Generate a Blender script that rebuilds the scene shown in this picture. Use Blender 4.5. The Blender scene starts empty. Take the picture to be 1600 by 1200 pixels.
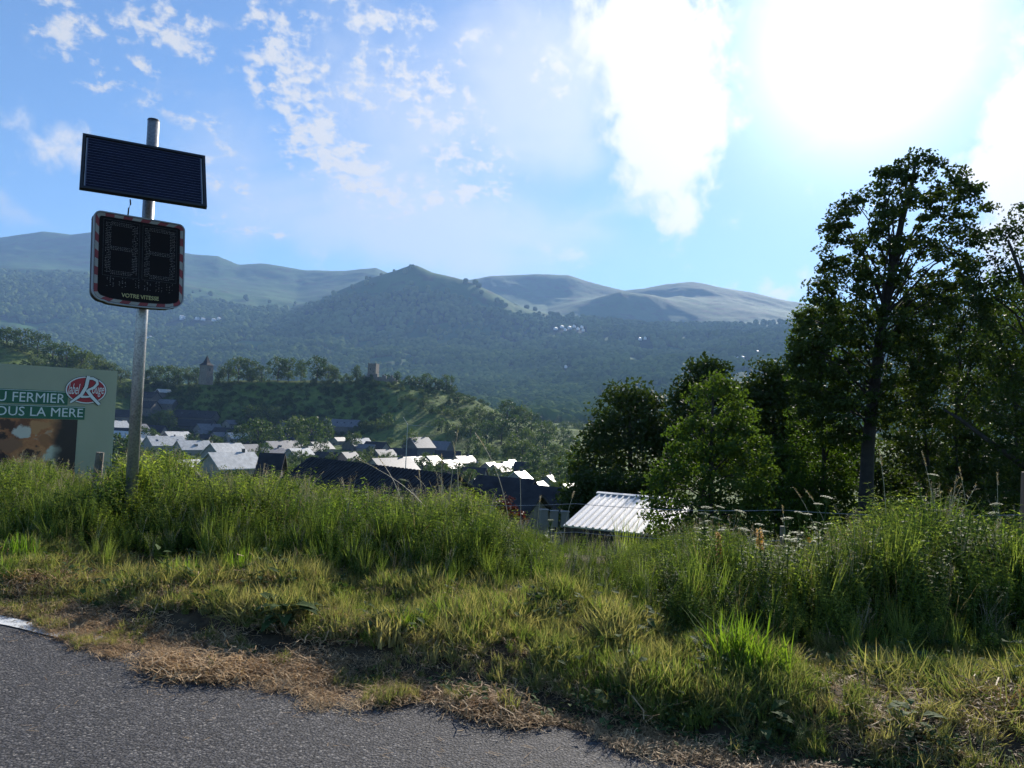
import bpy, math, random
import numpy as np
R = math.radians
SC = bpy.context.scene
COL = SC.collection
# ------------------------------------------------------------------ camera
F = 1200.0; CH = 1.25; PITCH = 2.4; ROLL = 2.5
_p, _r = R(PITCH), R(ROLL)
FWD = np.array([0, math.cos(_p), math.sin(_p)]); _u0 = np.array([0, -math.sin(_p), math.cos(_p)]); _x0 = np.array([1., 0, 0])
RT = _x0*math.cos(_r)+_u0*math.sin(_r); UP = _u0*math.cos(_r)-_x0*math.sin(_r)
cd = bpy.data.cameras.new('camera'); cam = bpy.data.objects.new('camera', cd); COL.objects.link(cam)
cd.sensor_fit = 'HORIZONTAL'; cd.sensor_width = 36; cd.lens = 36*F/1600; cd.clip_start = .05; cd.clip_end = 30000
from mathutils import Matrix, Vector
cam.matrix_world = Matrix(((RT[0], UP[0], -FWD[0], 0), (RT[1], UP[1], -FWD[1], 0), (RT[2], UP[2], -FWD[2], CH), (0, 0, 0, 1)))
SC.camera = cam
CAMP = np.array([0, 0, CH])
def ray(x, y): return FWD+RT*(x-800)/F+UP*(600-y)/F
def pt(x, y, Y):
    """world point at depth Y that the photograph shows at pixel x, y"""
    r = ray(x, y); return CAMP+r*Y/r[1]
def gnd(x, y, z=0.):
    r = ray(x, y); return CAMP+r*(z-CH)/r[2]
def zpx(u, y, Y):            # height at lateral tangent (u-800)/F whose image row is y
    a = (np.asarray(u, float)-800)/F
    # solve row: rows depend on height k=z/Y :  dir=(a,1,k)
    q = (600-np.asarray(y, float))/F
    # (dir.UP)=q*(dir.FWD)
    k = (q*FWD[1]-a*UP[0]-UP[1])/(UP[2]-q*FWD[2])
    return CH+k*Y
# ------------------------------------------------------------------ render, exposure
SC.render.engine = 'CYCLES'
cy = SC.cycles
cy.use_adaptive_sampling = True; cy.adaptive_threshold = 0.018; cy.adaptive_min_samples = 24
cy.use_denoising = True
try: cy.denoiser = 'OPENIMAGEDENOISE'; cy.denoising_prefilter = 'ACCURATE'
except Exception: pass
cy.max_bounces = 6; cy.diffuse_bounces = 2; cy.glossy_bounces = 2; cy.transmission_bounces = 4; cy.volume_bounces = 0
cy.transparent_max_bounces = 8; cy.sample_clamp_indirect = 4; cy.caustics_reflective = False; cy.caustics_refractive = False
cy.time_limit = 840
vs = SC.view_settings
vs.view_transform = 'Standard'; vs.look = 'None'; vs.gamma = 1; vs.use_curve_mapping = False; vs.exposure = 1.05
# ------------------------------------------------------------------ node helper
class NT:
    def __init__(s, nt): s.nt = nt; s.nt.nodes.clear()
    def n(s, typ, **kw):
        nd = s.nt.nodes.new(typ)
        for k, v in kw.items():
            if k == 'ins':
                for i, val in v.items():
                    if hasattr(val, 'is_output') or isinstance(val, bpy.types.NodeSocket): s.nt.links.new(val, nd.inputs[i])
                    else: nd.inputs[i].default_value = val
            else: setattr(nd, k, v)
        return nd
    def m(s, op, a, b=0., c=0., clamp=False):
        nd = s.n('ShaderNodeMath', operation=op, use_clamp=clamp)
        for i, v in enumerate((a, b, c)):
            if isinstance(v, bpy.types.NodeSocket): s.nt.links.new(v, nd.inputs[i])
            else: nd.inputs[i].default_value = v
        return nd.outputs[0]
    def vm(s, op, a, b=(0, 0, 0)):
        nd = s.n('ShaderNodeVectorMath', operation=op)
        for i, v in enumerate((a, b)):
            if isinstance(v, bpy.types.NodeSocket): s.nt.links.new(v, nd.inputs[i])
            else: nd.inputs[i].default_value = v
        return nd.outputs['Value'] if op in ('DOT_PRODUCT', 'LENGTH', 'DISTANCE') else nd.outputs[0]
    def noise(s, vec, scale, detail=3., rough=.55, dist=0., out='Fac', dims='3D'):
        nd = s.n('ShaderNodeTexNoise', noise_dimensions=dims)
        if vec is not None: s.nt.links.new(vec, nd.inputs['Vector'])
        nd.inputs['Scale'].default_value = scale; nd.inputs['Detail'].default_value = detail
        nd.inputs['Roughness'].default_value = rough; nd.inputs['Distortion'].default_value = dist
        return nd.outputs[out]
    def ramp(s, fac, stops, interp='LINEAR'):
        nd = s.n('ShaderNodeValToRGB'); cr = nd.color_ramp; cr.interpolation = interp
        while len(cr.elements) < len(stops): cr.elements.new(.5)
        for e, (p, c) in zip(cr.elements, stops):
            e.position = p; e.color = tuple(c)+(1,) if len(c) == 3 else c
        s.nt.links.new(fac, nd.inputs[0]); return nd.outputs[0]
    def mix(s, fac, a, b, blend='MIX'):
        nd = s.n('ShaderNodeMix', data_type='RGBA', blend_type=blend)
        for i, v in ((0, fac), (6, a), (7, b)):
            if isinstance(v, bpy.types.NodeSocket): s.nt.links.new(v, nd.inputs[i])
            else: nd.inputs[i].default_value = (tuple(v)+(1,)) if (i and len(v) == 3) else v
        return nd.outputs[2]
    def sstep(s, x, lo, hi):
        nd = s.n('ShaderNodeMapRange', interpolation_type='SMOOTHSTEP')
        s.nt.links.new(x, nd.inputs[0]); nd.inputs[1].default_value = lo; nd.inputs[2].default_value = hi
        return nd.outputs[0]
    def link(s, a, b): s.nt.links.new(a, b)
# ------------------------------------------------------------------ sun and sky
_s = ray(1352, 55); _s = _s/np.linalg.norm(_s)
SUN_EL = math.asin(_s[2]); SUN_AZ = math.atan2(_s[0], _s[1])      # azimuth clockwise from +Y
sl = bpy.data.lights.new('sun', 'SUN'); sl.energy = 5.0; sl.angle = R(.6); sl.color = (1, .93, .82)
sun = bpy.data.objects.new('sun', sl); COL.objects.link(sun)
sun.rotation_euler = Vector((-_s[0], -_s[1], -_s[2])).to_track_quat('-Z', 'Y').to_euler(); sun.location = (10, 20, 30)
w = bpy.data.worlds.new('World'); SC.world = w; w.use_nodes = True
try: w.cycles.sampling_method = 'MANUAL'; w.cycles.sample_map_resolution = 1024
except Exception: pass
N = NT(w.node_tree)
sky = N.n('ShaderNodeTexSky', sky_type='NISHITA'); sky.sun_disc = False; sky.sun_elevation = SUN_EL; sky.sun_rotation = SUN_AZ
sky.altitude = 700; sky.air_density = 1.0; sky.dust_density = .15; sky.ozone_density = 2.2
dr = N.n('ShaderNodeTexCoord').outputs['Generated']
dn = N.n('ShaderNodeVectorMath', operation='NORMALIZE', ins={0: dr}).outputs[0]
sx = N.n('ShaderNodeSeparateXYZ', ins={0: dn})
az = N.m('ARCTAN2', sx.outputs[0], sx.outputs[1]); el = N.m('ARCSINE', sx.outputs[2])
zc = N.m('ADD', N.m('MAXIMUM', sx.outputs[2], 0.), .10)
cp = N.n('ShaderNodeCombineXYZ', ins={0: N.m('DIVIDE', sx.outputs[0], zc), 1: N.m('DIVIDE', sx.outputs[1], zc)}).outputs[0]
ae = N.n('ShaderNodeCombineXYZ', ins={0: az, 1: el}).outputs[0]
wob = N.vm('SCALE', N.vm('SUBTRACT', N.noise(ae, 9, 3, out='Color'), (.5, .5, .5)))
wob.node.inputs[3].default_value = .10
aw = N.vm('ADD', ae, wob)
def azel(x, y):
    d = ray(x, y); return math.atan2(d[0], d[1]), math.atan2(d[2], math.hypot(d[0], d[1]))
def ell(x, y, rx, ry, ang, wgt):
    """soft ellipse in the sky at a bearing and height, half sizes in the same measure; -> weight"""
    a, e = azel(x, y); k = 1/F; c = math.cos(R(ang)); s_ = math.sin(R(ang))
    v = N.vm('SUBTRACT', aw, (a, e, 0))
    p = N.vm('DOT_PRODUCT', v, (c/(rx*k), s_/(rx*k), 0)); q = N.vm('DOT_PRODUCT', v, (-s_/(ry*k), c/(ry*k), 0))
    d2 = N.m('ADD', N.m('MULTIPLY', p, p), N.m('MULTIPLY', q, q))
    return N.m('MULTIPLY', N.m('EXPONENT', N.m('MULTIPLY', d2, -1.)), wgt)
def esum(lst):
    t = None
    for l in lst:
        e = ell(*l); t = e if t is None else N.m('ADD', t, e)
    return t
# dense white clouds
m1 = esum([(1000, 40, 115, 95, 0, 1.5), (1035, 165, 75, 90, 0, 1.35), (1055, 250, 52, 55, 60, 1.15), (1058, 335, 36, 26, 0, .95), (1590, 190, 45, 120, 0, 1.0),
           (1600, 330, 60, 90, 0, 1.0), (1215, 455, 60, 20, 0, .9), (880, 395, 45, 22, 0, .6), (500, 405, 60, 22, -10, .45), (70, 205, 95, 26, -12, .62), (180, 235, 75, 20, -20, .5)])
n1 = N.noise(ae, 26, 8, .62, .3)
c1 = N.sstep(N.m('ADD', m1, N.m('MULTIPLY', N.m('SUBTRACT', n1, .5), 2.4)), .22, 1.15)
# small puffs in banks
m2 = esum([(450, 70, 45, 60, 0, .75), (470, 180, 48, 50, -60, .7), (530, 235, 60, 40, -50, .75), (590, 290, 60, 42, -40, .75), (625, 100, 38, 50, -60, .62), (665, 175, 60, 26, -50, .6), (560, 20, 45, 26, -20, .6),
           (290, 40, 60, 22, -50, .6), (100, 38, 44, 20, 0, .75), (250, 88, 18, 11, 0, .75), (740, 240, 60, 60, 0, .5), (740, 75, 50, 22, 0, .45), (380, 350, 90, 18, -10, .5), (350, 270, 60, 30, -10, .35),
           (200, 10, 120, 22, 0, .5), (760, 310, 50, 25, 0, .35), (150, 95, 70, 30, -20, .42), (395, 130, 26, 26, 0, .5), (560, 120, 40, 24, -30, .45), (300, 180, 60, 22, -30, .35), (640, 20, 40, 18, 0, .45), (700, 130, 40, 20, -30, .45), (410, 20, 30, 20, 0, .5), (690, 300, 60, 16, 0, .42), (860, 130, 30, 60, 20, .45)])
n2 = N.noise(cp, 13., 6, .62, .25, dims='2D')
n2b = N.noise(ae, 48, 5, .6, .2)
nn2 = N.m('ADD', N.m('MULTIPLY', n2, .45), N.m('MULTIPLY', n2b, .55))
c2 = N.sstep(N.m('ADD', N.m('MULTIPLY', m2, .34), N.m('ADD', .5, N.m('MULTIPLY', N.m('SUBTRACT', nn2, .5), 1.9))), .57, .88); c2 = N.m('MULTIPLY', c2, N.sstep(m2, .06, .30))
# thin veil
m3 = esum([(600, 180, 190, 110, -50, .65), (640, 370, 250, 70, -8, .85), (830, 100, 140, 150, 0, .9), (330, 250, 140, 90, -45, .4), (880, 200, 90, 60, -40, .4), (900, 360, 130, 40, 0, .35), (1000, 310, 90, 10, 18, .3), (1250, 225, 240, 9, 13, .35), (30, 315, 50, 9, -14, .5)])
n3 = N.noise(N.vm('MULTIPLY', ae, (1., 1.6, 1.)), 7, 7, .6, .8)
c3 = N.m('MULTIPLY', N.sstep(N.m('ADD', m3, N.m('MULTIPLY', n3, .8)), .48, 1.35), .62)
# light scattered forward by thin cloud near the sun
dsun = N.vm('DOT_PRODUCT', dn, tuple(_s)); th = N.m('ARCCOSINE', N.m('MINIMUM', dsun, .99999))
g1 = N.m('EXPONENT', N.m('MULTIPLY', N.m('MULTIPLY', th, th), -1/(R(6.2)**2)))
g2 = N.m('EXPONENT', N.m('MULTIPLY', th, -1/R(15.)))
SKYK = .077
col = N.vm('SCALE', sky.outputs[0]); col.node.inputs[3].default_value = SKYK
col = N.mix(1., col, (.66, .86, 1.04), 'MULTIPLY')
glow = N.m('ADD', N.m('MULTIPLY', g1, .75), N.m('MULTIPLY', g2, .19))
gl = N.vm('SCALE', (1., .99, .96)); N.link(glow, gl.node.inputs[3])
col = N.vm('ADD', col, gl)
cb = N.m('ADD', .40, N.m('MULTIPLY', g2, .55))
cw = N.vm('SCALE', (.97, .985, 1.)); N.link(cb, cw.node.inputs[3])
col = N.mix(c3, col, cw); 
pf = N.vm('SCALE', (1., .985, .96)); N.link(N.m('ADD', cb, -.02), pf.node.inputs[3])
col = N.mix(N.m('MULTIPLY', c2, .9), col, pf)
bw = N.vm('SCALE', (1., .99, .97)); N.link(N.m('ADD', cb, .02), bw.node.inputs[3])
col = N.mix(N.m('MULTIPLY', c1, .95), col, bw)
bg = N.n('ShaderNodeBackground', ins={0: col, 1: 1.})
N.n('ShaderNodeOutputWorld', ins={0: bg.outputs[0]})
# ------------------------------------------------------------------ object helpers
def tag(o, label=None, cat=None, group=None, kind=None):
    if label: o['label'] = label
    if cat: o['category'] = cat
    if group: o['group'] = group
    if kind: o['kind'] = kind
    return o
def link(o, parent=None, loc=None):
    COL.objects.link(o)
    if parent is not None: o.parent = parent
    if loc is not None: o.location = loc
    return o
def empty(name, loc=(0, 0, 0), rz=0., **kw):
    o = bpy.data.objects.new(name, None); link(o); o.location = loc; o.rotation_euler = (0, 0, rz); o.empty_display_size = .3
    return tag(o, **kw)
def fastmesh(name, V, faces=None, Q=None, T=None, smooth=False):
    me = bpy.data.meshes.new(name)
    if faces is not None:
        me.from_pydata([tuple(map(float, v)) for v in V], [], faces)
    else:
        V = np.asarray(V, np.float32); parts = [p for p in (Q, T) if p is not None and len(p)]
        li = np.concatenate([np.asarray(p, np.int32).ravel() for p in parts])
        ls = []; st = 0; tot = []
        for p in parts:
            k = np.asarray(p).shape[1]; n = len(p); ls.append(st+np.arange(n)*k); tot.append(np.full(n, k)); st += n*k
        ls = np.concatenate(ls).astype(np.int32)
        me.vertices.add(len(V)); me.vertices.foreach_set('co', V.ravel())
        me.loops.add(len(li)); me.loops.foreach_set('vertex_index', li)
        me.polygons.add(len(ls)); me.polygons.foreach_set('loop_start', ls)
        me.update(calc_edges=True)
    if smooth: me.polygons.foreach_set('use_smooth', [True]*len(me.polygons))
    me.update(); return me
class MB:
    """collects shapes into one mesh; material slots by index"""
    def __init__(s): s.V = []; s.Fc = []; s.M = []
    def add(s, V, Fc, m=0):
        b = len(s.V); s.V += [tuple(map(float, v)) for v in V]
        for f in Fc: s.Fc.append([b+i for i in f]); s.M.append(m)
        return s
    def box(s, c, d, M=None, m=0):
        V = [np.array([(i-.5)*d[0], (j-.5)*d[1], (k-.5)*d[2]]) for i in (0, 1) for j in (0, 1) for k in (0, 1)]
        if M is not None: V = [M@v for v in V]
        V = [v+np.array(c, float) for v in V]
        return s.add(V, [(0, 1, 3, 2), (4, 6, 7, 5), (0, 4, 5, 1), (2, 3, 7, 6), (0, 2, 6, 4), (1, 5, 7, 3)], m)
    def prism(s, poly, z0, z1, m=0):      # polygon in xy extruded in z
        n = len(poly); V = [(x, y, z0) for x, y in poly]+[(x, y, z1) for x, y in poly]
        return s.add(V, [list(range(n))[::-1], list(range(n, 2*n))]+[(i, (i+1) % n, n+(i+1) % n, n+i) for i in range(n)], m)
    def tube(s, pts, rad, seg=8, m=0, cap=True):
        pts = [np.array(p, float) for p in pts]; n = len(pts)
        if np.isscalar(rad): rad = [rad]*n
        V = []; up = np.array([0, 0, 1.])
        for i, p in enumerate(pts):
            t = pts[min(i+1, n-1)]-pts[max(i-1, 0)]; t = t/(np.linalg.norm(t)+1e-9)
            a = np.cross(t, up if abs(t[2]) < .95 else np.array([1., 0, 0])); a /= np.linalg.norm(a)+1e-9; b = np.cross(t, a)
            for k in range(seg):
                an = 2*math.pi*k/seg; V.append(p+(a*math.cos(an)+b*math.sin(an))*rad[i])
        Fc = [(i*seg+k, i*seg+(k+1) % seg, (i+1)*seg+(k+1) % seg, (i+1)*seg+k) for i in range(n-1) for k in range(seg)]
        if cap: Fc += [list(range(seg))[::-1], [(n-1)*seg+k for k in range(seg)]]
        return s.add(V, Fc, m)
    def mesh(s, name, mats, smooth=False):
        me = fastmesh(name, s.V, faces=s.Fc)
        for mt in (mats if isinstance(mats, (list, tuple)) else [mats]): me.materials.append(mt)
        me.polygons.foreach_set('material_index', s.M)
        if smooth: me.polygons.foreach_set('use_smooth', [True]*len(me.polygons))
        me.update(); return me
    def obj(s, name, mats, parent=None, smooth=False, loc=None):
        return link(bpy.data.objects.new(name, s.mesh(name, mats, smooth)), parent, loc)
def meshobj(name, me, parent=None, loc=None): return link(bpy.data.objects.new(name, me), parent, loc)
# ------------------------------------------------------------------ materials
def mat(name):
    m = bpy.data.materials.new(name); m.use_nodes = True; return m, NT(m.node_tree)
def out(N, sh, disp=None): N.n('ShaderNodeOutputMaterial', ins={0: sh})
def pbsdf(N, col, rough=.6, metal=0., spec=.5, normal=None):
    p = N.n('ShaderNodeBsdfPrincipled')
    if isinstance(col, bpy.types.NodeSocket): N.link(col, p.inputs['Base Color'])
    else: p.inputs['Base Color'].default_value = tuple(col)+(1,)
    if isinstance(rough, bpy.types.NodeSocket): N.link(rough, p.inputs['Roughness'])
    else: p.inputs['Roughness'].default_value = rough
    p.inputs['Metallic'].default_value = metal; p.inputs['Specular IOR Level'].default_value = spec
    if normal is not None: N.link(normal, p.inputs['Normal'])
    return p.outputs[0]
def bump(N, h, strength=.5, dist=.01):
    b = N.n('ShaderNodeBump', ins={'Height': h, 'Strength': strength, 'Distance': dist}); return b.outputs[0]
def objco(N): return N.n('ShaderNodeTexCoord').outputs['Object']
def simple(name, c, rough=.6, metal=0., var=.25, scale=4., bmp=0., spec=.5, bscale=30.):
    m, N = mat(name); co = objco(N); n = N.noise(co, scale, 5, .6)
    c2 = tuple(max(0, x*(1-var)) for x in c); c3 = tuple(min(1, x*(1+var)) for x in c)
    col = N.ramp(n, [(.3, c2), (.7, c3)])
    nm = bump(N, N.noise(co, bscale, 4), bmp, .02) if bmp else None
    out(N, pbsdf(N, col, rough, metal, spec, nm)); return m
def leafmat(name, c1, c2, trans=.5, tcol=None, rough=.6, patch=None, spec=.18):
    """two-sided leaf: reflects and lets light through; colour varies from plant to plant and in patches"""
    m, N = mat(name); info = N.n('ShaderNodeObjectInfo'); geo = N.n('ShaderNodeNewGeometry')
    pos = geo.outputs['Position']
    n = N.noise(pos, patch or .9, 4, .6)
    f = N.m('ADD', N.m('MULTIPLY', N.m('SUBTRACT', n, .5), 1.5), N.m('ADD', .22, N.m('MULTIPLY', info.outputs['Random'], .5)), clamp=True)
    isl = geo.outputs['Random Per Island']
    f = N.m('ADD', f, N.m('MULTIPLY', N.m('SUBTRACT', isl, .5), .5), clamp=True)
    col = N.mix(f, c1, c2)
    tc = N.mix(1., col, tcol or (1.25, 1.35, .45), 'MULTIPLY')
    d = pbsdf(N, col, rough, 0, spec)
    t = N.n('ShaderNodeBsdfTranslucent', ins={0: tc})
    mx = N.n('ShaderNodeMixShader', ins={0: trans, 1: d, 2: t.outputs[0]})
    out(N, mx.outputs[0]); return m
M = {}
M['blade'] = leafmat('grass_blade', (.08, .135, .026), (.24, .265, .08), .53, (1.2, 1.3, .6), patch=.7, spec=.1)
M['mown'] = leafmat('mown_grass', (.10, .15, .036), (.42, .345, .165), .46, (1.12, 1.15, .65), patch=2.6, spec=0)
M['straw'] = leafmat('straw', (.20, .115, .055), (.66, .48, .28), .25, (1.1, 1, .7), patch=6, spec=.1)
M['weed'] = leafmat('weed_leaf', (.11, .185, .034), (.33, .36, .09), .58, (1.2, 1.3, .6), patch=.8, rough=.9, spec=0)
M['weed2'] = leafmat('nettle_leaf', (.06, .115, .026), (.15, .19, .05), .54, (1.2, 1.3, .6), patch=1.1, spec=.08)
M['dryblade'] = leafmat('dry_grass_blade', (.22, .17, .08), (.46, .38, .22), .4, (1.1, 1.05, .75), patch=2, spec=.05)
M['stem'] = simple('green_stem', (.07, .105, .025), .7, spec=.15)
M['seed'] = leafmat('seed_head', (.26, .22, .12), (.42, .37, .22), .4, (1.1, 1, .7))
M['drystem'] = simple('dry_stem', (.40, .34, .22), .6)
M['umbel'] = leafmat('umbel_flower', (.26, .30, .17), (.44, .46, .30), .35, (1, 1, .8))
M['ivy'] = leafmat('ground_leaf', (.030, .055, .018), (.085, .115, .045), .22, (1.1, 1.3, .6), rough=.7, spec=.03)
M['yellow'] = leafmat('yellow_petal', (.62, .42, .02), (.80, .58, .04), .4, (1, .9, .4))
M['orange'] = leafmat('orange_petal', (.60, .33, .05), (.78, .50, .12), .3, (1, .9, .4))
M['bark'] = simple('bark', (.028, .023, .019), .85, var=.4, scale=6, bmp=.8, bscale=14)
M['leaf_dark'] = leafmat('leaf_dark', (.028, .046, .014), (.055, .078, .020), .32, patch=.25, spec=.12)
M['leaf_mid'] = leafmat('leaf_mid', (.038, .072, .016), (.085, .125, .030), .44, patch=.3, spec=.08)
M['leaf_far'] = leafmat('leaf_far', (.035, .065, .018), (.085, .125, .032), .30, patch=.06)
M['leaf_far2'] = leafmat('leaf_far_pale', (.06, .09, .025), (.12, .15, .045), .30, patch=.06)
M['leaf_red'] = leafmat('leaf_red', (.05, .018, .016), (.075, .035, .022), .35, (1.3, .7, .6))
M['leaf_forest'] = leafmat('leaf_forest', (.022, .050, .018), (.15, .20, .055), .12, patch=.004, rough=.95, spec=0.)
M['wood'] = simple('old_wood', (.16, .135, .105), .85, var=.45, scale=9, bmp=.6, bscale=40)
M['darkwood'] = simple('dark_wood', (.045, .035, .028), .8, var=.4, scale=5, bmp=.4)
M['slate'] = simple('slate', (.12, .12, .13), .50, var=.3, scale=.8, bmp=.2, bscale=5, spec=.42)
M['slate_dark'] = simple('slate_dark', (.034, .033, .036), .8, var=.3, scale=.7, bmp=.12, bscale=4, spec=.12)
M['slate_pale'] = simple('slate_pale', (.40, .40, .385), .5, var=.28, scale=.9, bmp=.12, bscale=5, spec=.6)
M['render'] = simple('wall_render', (.25, .23, .20), .9, var=.15, scale=.7, bmp=.1)
M['render_dark'] = simple('wall_stone', (.12, .11, .10), .9, var=.3, scale=1.5, bmp=.3)
M['brickwall'] = simple('wall_red_render', (.40, .22, .16), .9, var=.2)
M['glass'] = simple('window_glass', (.03, .035, .045), .12, var=.1, spec=.8)
M['white'] = simple('white_paint', (.75, .75, .74), .5, var=.05)
M['stone'] = simple('castle_stone', (.15, .135, .115), .9, var=.35, scale=1.2, bmp=.5, bscale=3)
M['tinroof'] = simple('pale_sheet_metal', (.62, .60, .57), .38, metal=.35, var=.10, scale=1.6, bmp=.06, bscale=3)
M['concrete'] = simple('concrete', (.36, .35, .33), .85, var=.2, scale=5, bmp=.3)
# galvanised pole
m, N = mat('galvanised_steel'); co = objco(N)
v = N.n('ShaderNodeTexVoronoi', ins={'Vector': co, 'Scale': 60.})
out(N, pbsdf(N, N.ramp(N.m('ADD', N.m('MULTIPLY', N.noise(co, 7, 5), .7), N.m('MULTIPLY', v.outputs['Distance'], .5)), [(.3, (.20, .21, .22)), (.8, (.42, .43, .44))]), .42, .75)); M['galva'] = m
# asphalt
m, N = mat('asphalt'); co = objco(N)
v = N.n('ShaderNodeTexVoronoi', ins={'Vector': co, 'Scale': 95.}); v2 = N.n('ShaderNodeTexVoronoi', ins={'Vector': co, 'Scale': 85.})
big = N.noise(co, 1.3, 4, .6); fine = N.noise(co, 260, 2, .7); mid = N.noise(co, 70, 4, .75)
st = N.ramp(N.n('ShaderNodeSeparateColor', ins={0: v2.outputs['Color']}).outputs[0], [(0, (.030, .031, .034)), (.5, (.070, .071, .076)), (.86, (.12, .12, .125)), (1, (.24, .235, .225))])
base = N.mix(N.m('MULTIPLY', N.sstep(N.noise(co, .55, 5, .65), .35, .7), .65), st, (.075, .076, .082)); base = N.mix(N.m('MULTIPLY', N.sstep(v2.outputs['Distance'], .35, .75), .8), base, (.016, .016, .018))
base = N.mix(1., base, (1.24, 1.16, 1.09), 'MULTIPLY'); base = N.mix(N.m('MULTIPLY', N.sstep(N.noise(co, 150, 3, .8), .42, .6), .5), base, (.02, .02, .021))
h = N.m('ADD', N.m('MULTIPLY', v2.outputs['Distance'], -.6), N.m('ADD', N.m('MULTIPLY', mid, .7), N.m('MULTIPLY', fine, .25)))
out(N, pbsdf(N, base, .8, 0, .22, bump(N, h, 1., .006))); M['asphalt'] = m
m, N = mat('road_paint'); co = objco(N)
wn = N.sstep(N.noise(co, 22, 7, .8), .47, .60)
out(N, pbsdf(N, N.mix(wn, (.62, .62, .60), (.12, .12, .12)), .7, 0, .4, bump(N, N.noise(co, 120, 3), .6, .004))); M['paint'] = m
# terrain: near soil, meadow, hill grass, bare mountain pasture, forest floor -- chosen by land-cover attributes of the mesh
m, N = mat('terrain'); geo = N.n('ShaderNodeNewGeometry'); pos = geo.outputs['Position']
af = N.n('ShaderNodeAttribute', attribute_name='forest').outputs['Fac']; an = N.n('ShaderNodeAttribute', attribute_name='near').outputs['Fac']
past = N.ramp(N.noise(pos, .0022, 8, .6), [(.3, (.028, .075, .018)), (.5, (.045, .115, .026)), (.7, (.072, .145, .038))])
past = N.mix(N.sstep(N.noise(pos, .011, 6, .65), .50, .66), past, (.050, .065, .028))
med = N.ramp(N.noise(pos, .06, 6, .6), [(.3, (.05, .085, .02)), (.55, (.11, .155, .035)), (.75, (.20, .22, .06))])
ter = N.m('SINE', N.m('ADD', N.m('MULTIPLY', N.n('ShaderNodeSeparateXYZ', ins={0: pos}).outputs[2], 1.9), N.m('MULTIPLY', N.noise(pos, .015, 5), 30)))
med = N.mix(N.m('MULTIPLY', N.sstep(N.noise(pos, .16, 5, .7), .48, .62), .6), med, (.035, .05, .018))
dist = N.vm('LENGTH', pos)
grd = N.mix(N.sstep(dist, 900, 2200), med, past)
forc = N.ramp(N.noise(pos, .03, 8, .75), [(.3, (.014, .028, .011)), (.6, (.045, .07, .024)), (.8, (.08, .105, .035))])
grd = N.mix(N.sstep(N.m('ADD', af, N.m('MULTIPLY', N.m('SUBTRACT', N.noise(pos, .012, 6, .7), .5), .9)), .35, .6), grd, forc)
soil = N.ramp(N.noise(pos, 9, 6, .7), [(.3, (.035, .024, .016)), (.6, (.09, .065, .04)), (.8, (.17, .125, .08))])
grd = N.mix(an, grd, soil)
hb = N.m('ADD', N.m('MULTIPLY', N.noise(pos, 12, 5, .7), .03), N.m('MULTIPLY', N.noise(pos, .02, 8, .7), 9.))
out(N, pbsdf(N, grd, .95, 0, .1, bump(N, hb, .7, 1.))); M['terrain'] = m
print('mats ok')
# ------------------------------------------------------------------ terrain
def vnoise2(x, y, seed=0):
    xi = np.floor(x).astype(np.int64); yi = np.floor(y).astype(np.int64); fx = x-xi; fy = y-yi
    fx = fx*fx*(3-2*fx); fy = fy*fy*(3-2*fy)
    def h(a, b):
        n = (a*374761393+b*668265263+seed*1442695) & 0x7fffffff; n = ((n ^ (n >> 13))*1274126177) & 0x7fffffff
        return ((n ^ (n >> 16)) & 0xffff)/65535.
    return (h(xi, yi)*(1-fx)+h(xi+1, yi)*fx)*(1-fy)+(h(xi, yi+1)*(1-fx)+h(xi+1, yi+1)*fx)*fy
def fbm(x, y, oc=4, seed=0, g=.5):
    t = 0; a = 1.; s = 0
    for i in range(oc): t = t+a*vnoise2(x*2**i, y*2**i, seed+i*7); s += a; a *= g
    return t/s
EN = np.array([.375, .927]); T0 = 2.95                     # road-edge normal (pointing away from the road) and its distance
def tt(x, y): return x*EN[0]+y*EN[1]
def sst(x, a, b):
    t = np.clip((x-a)/(b-a), 0, 1); return t*t*(3-2*t)
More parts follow.
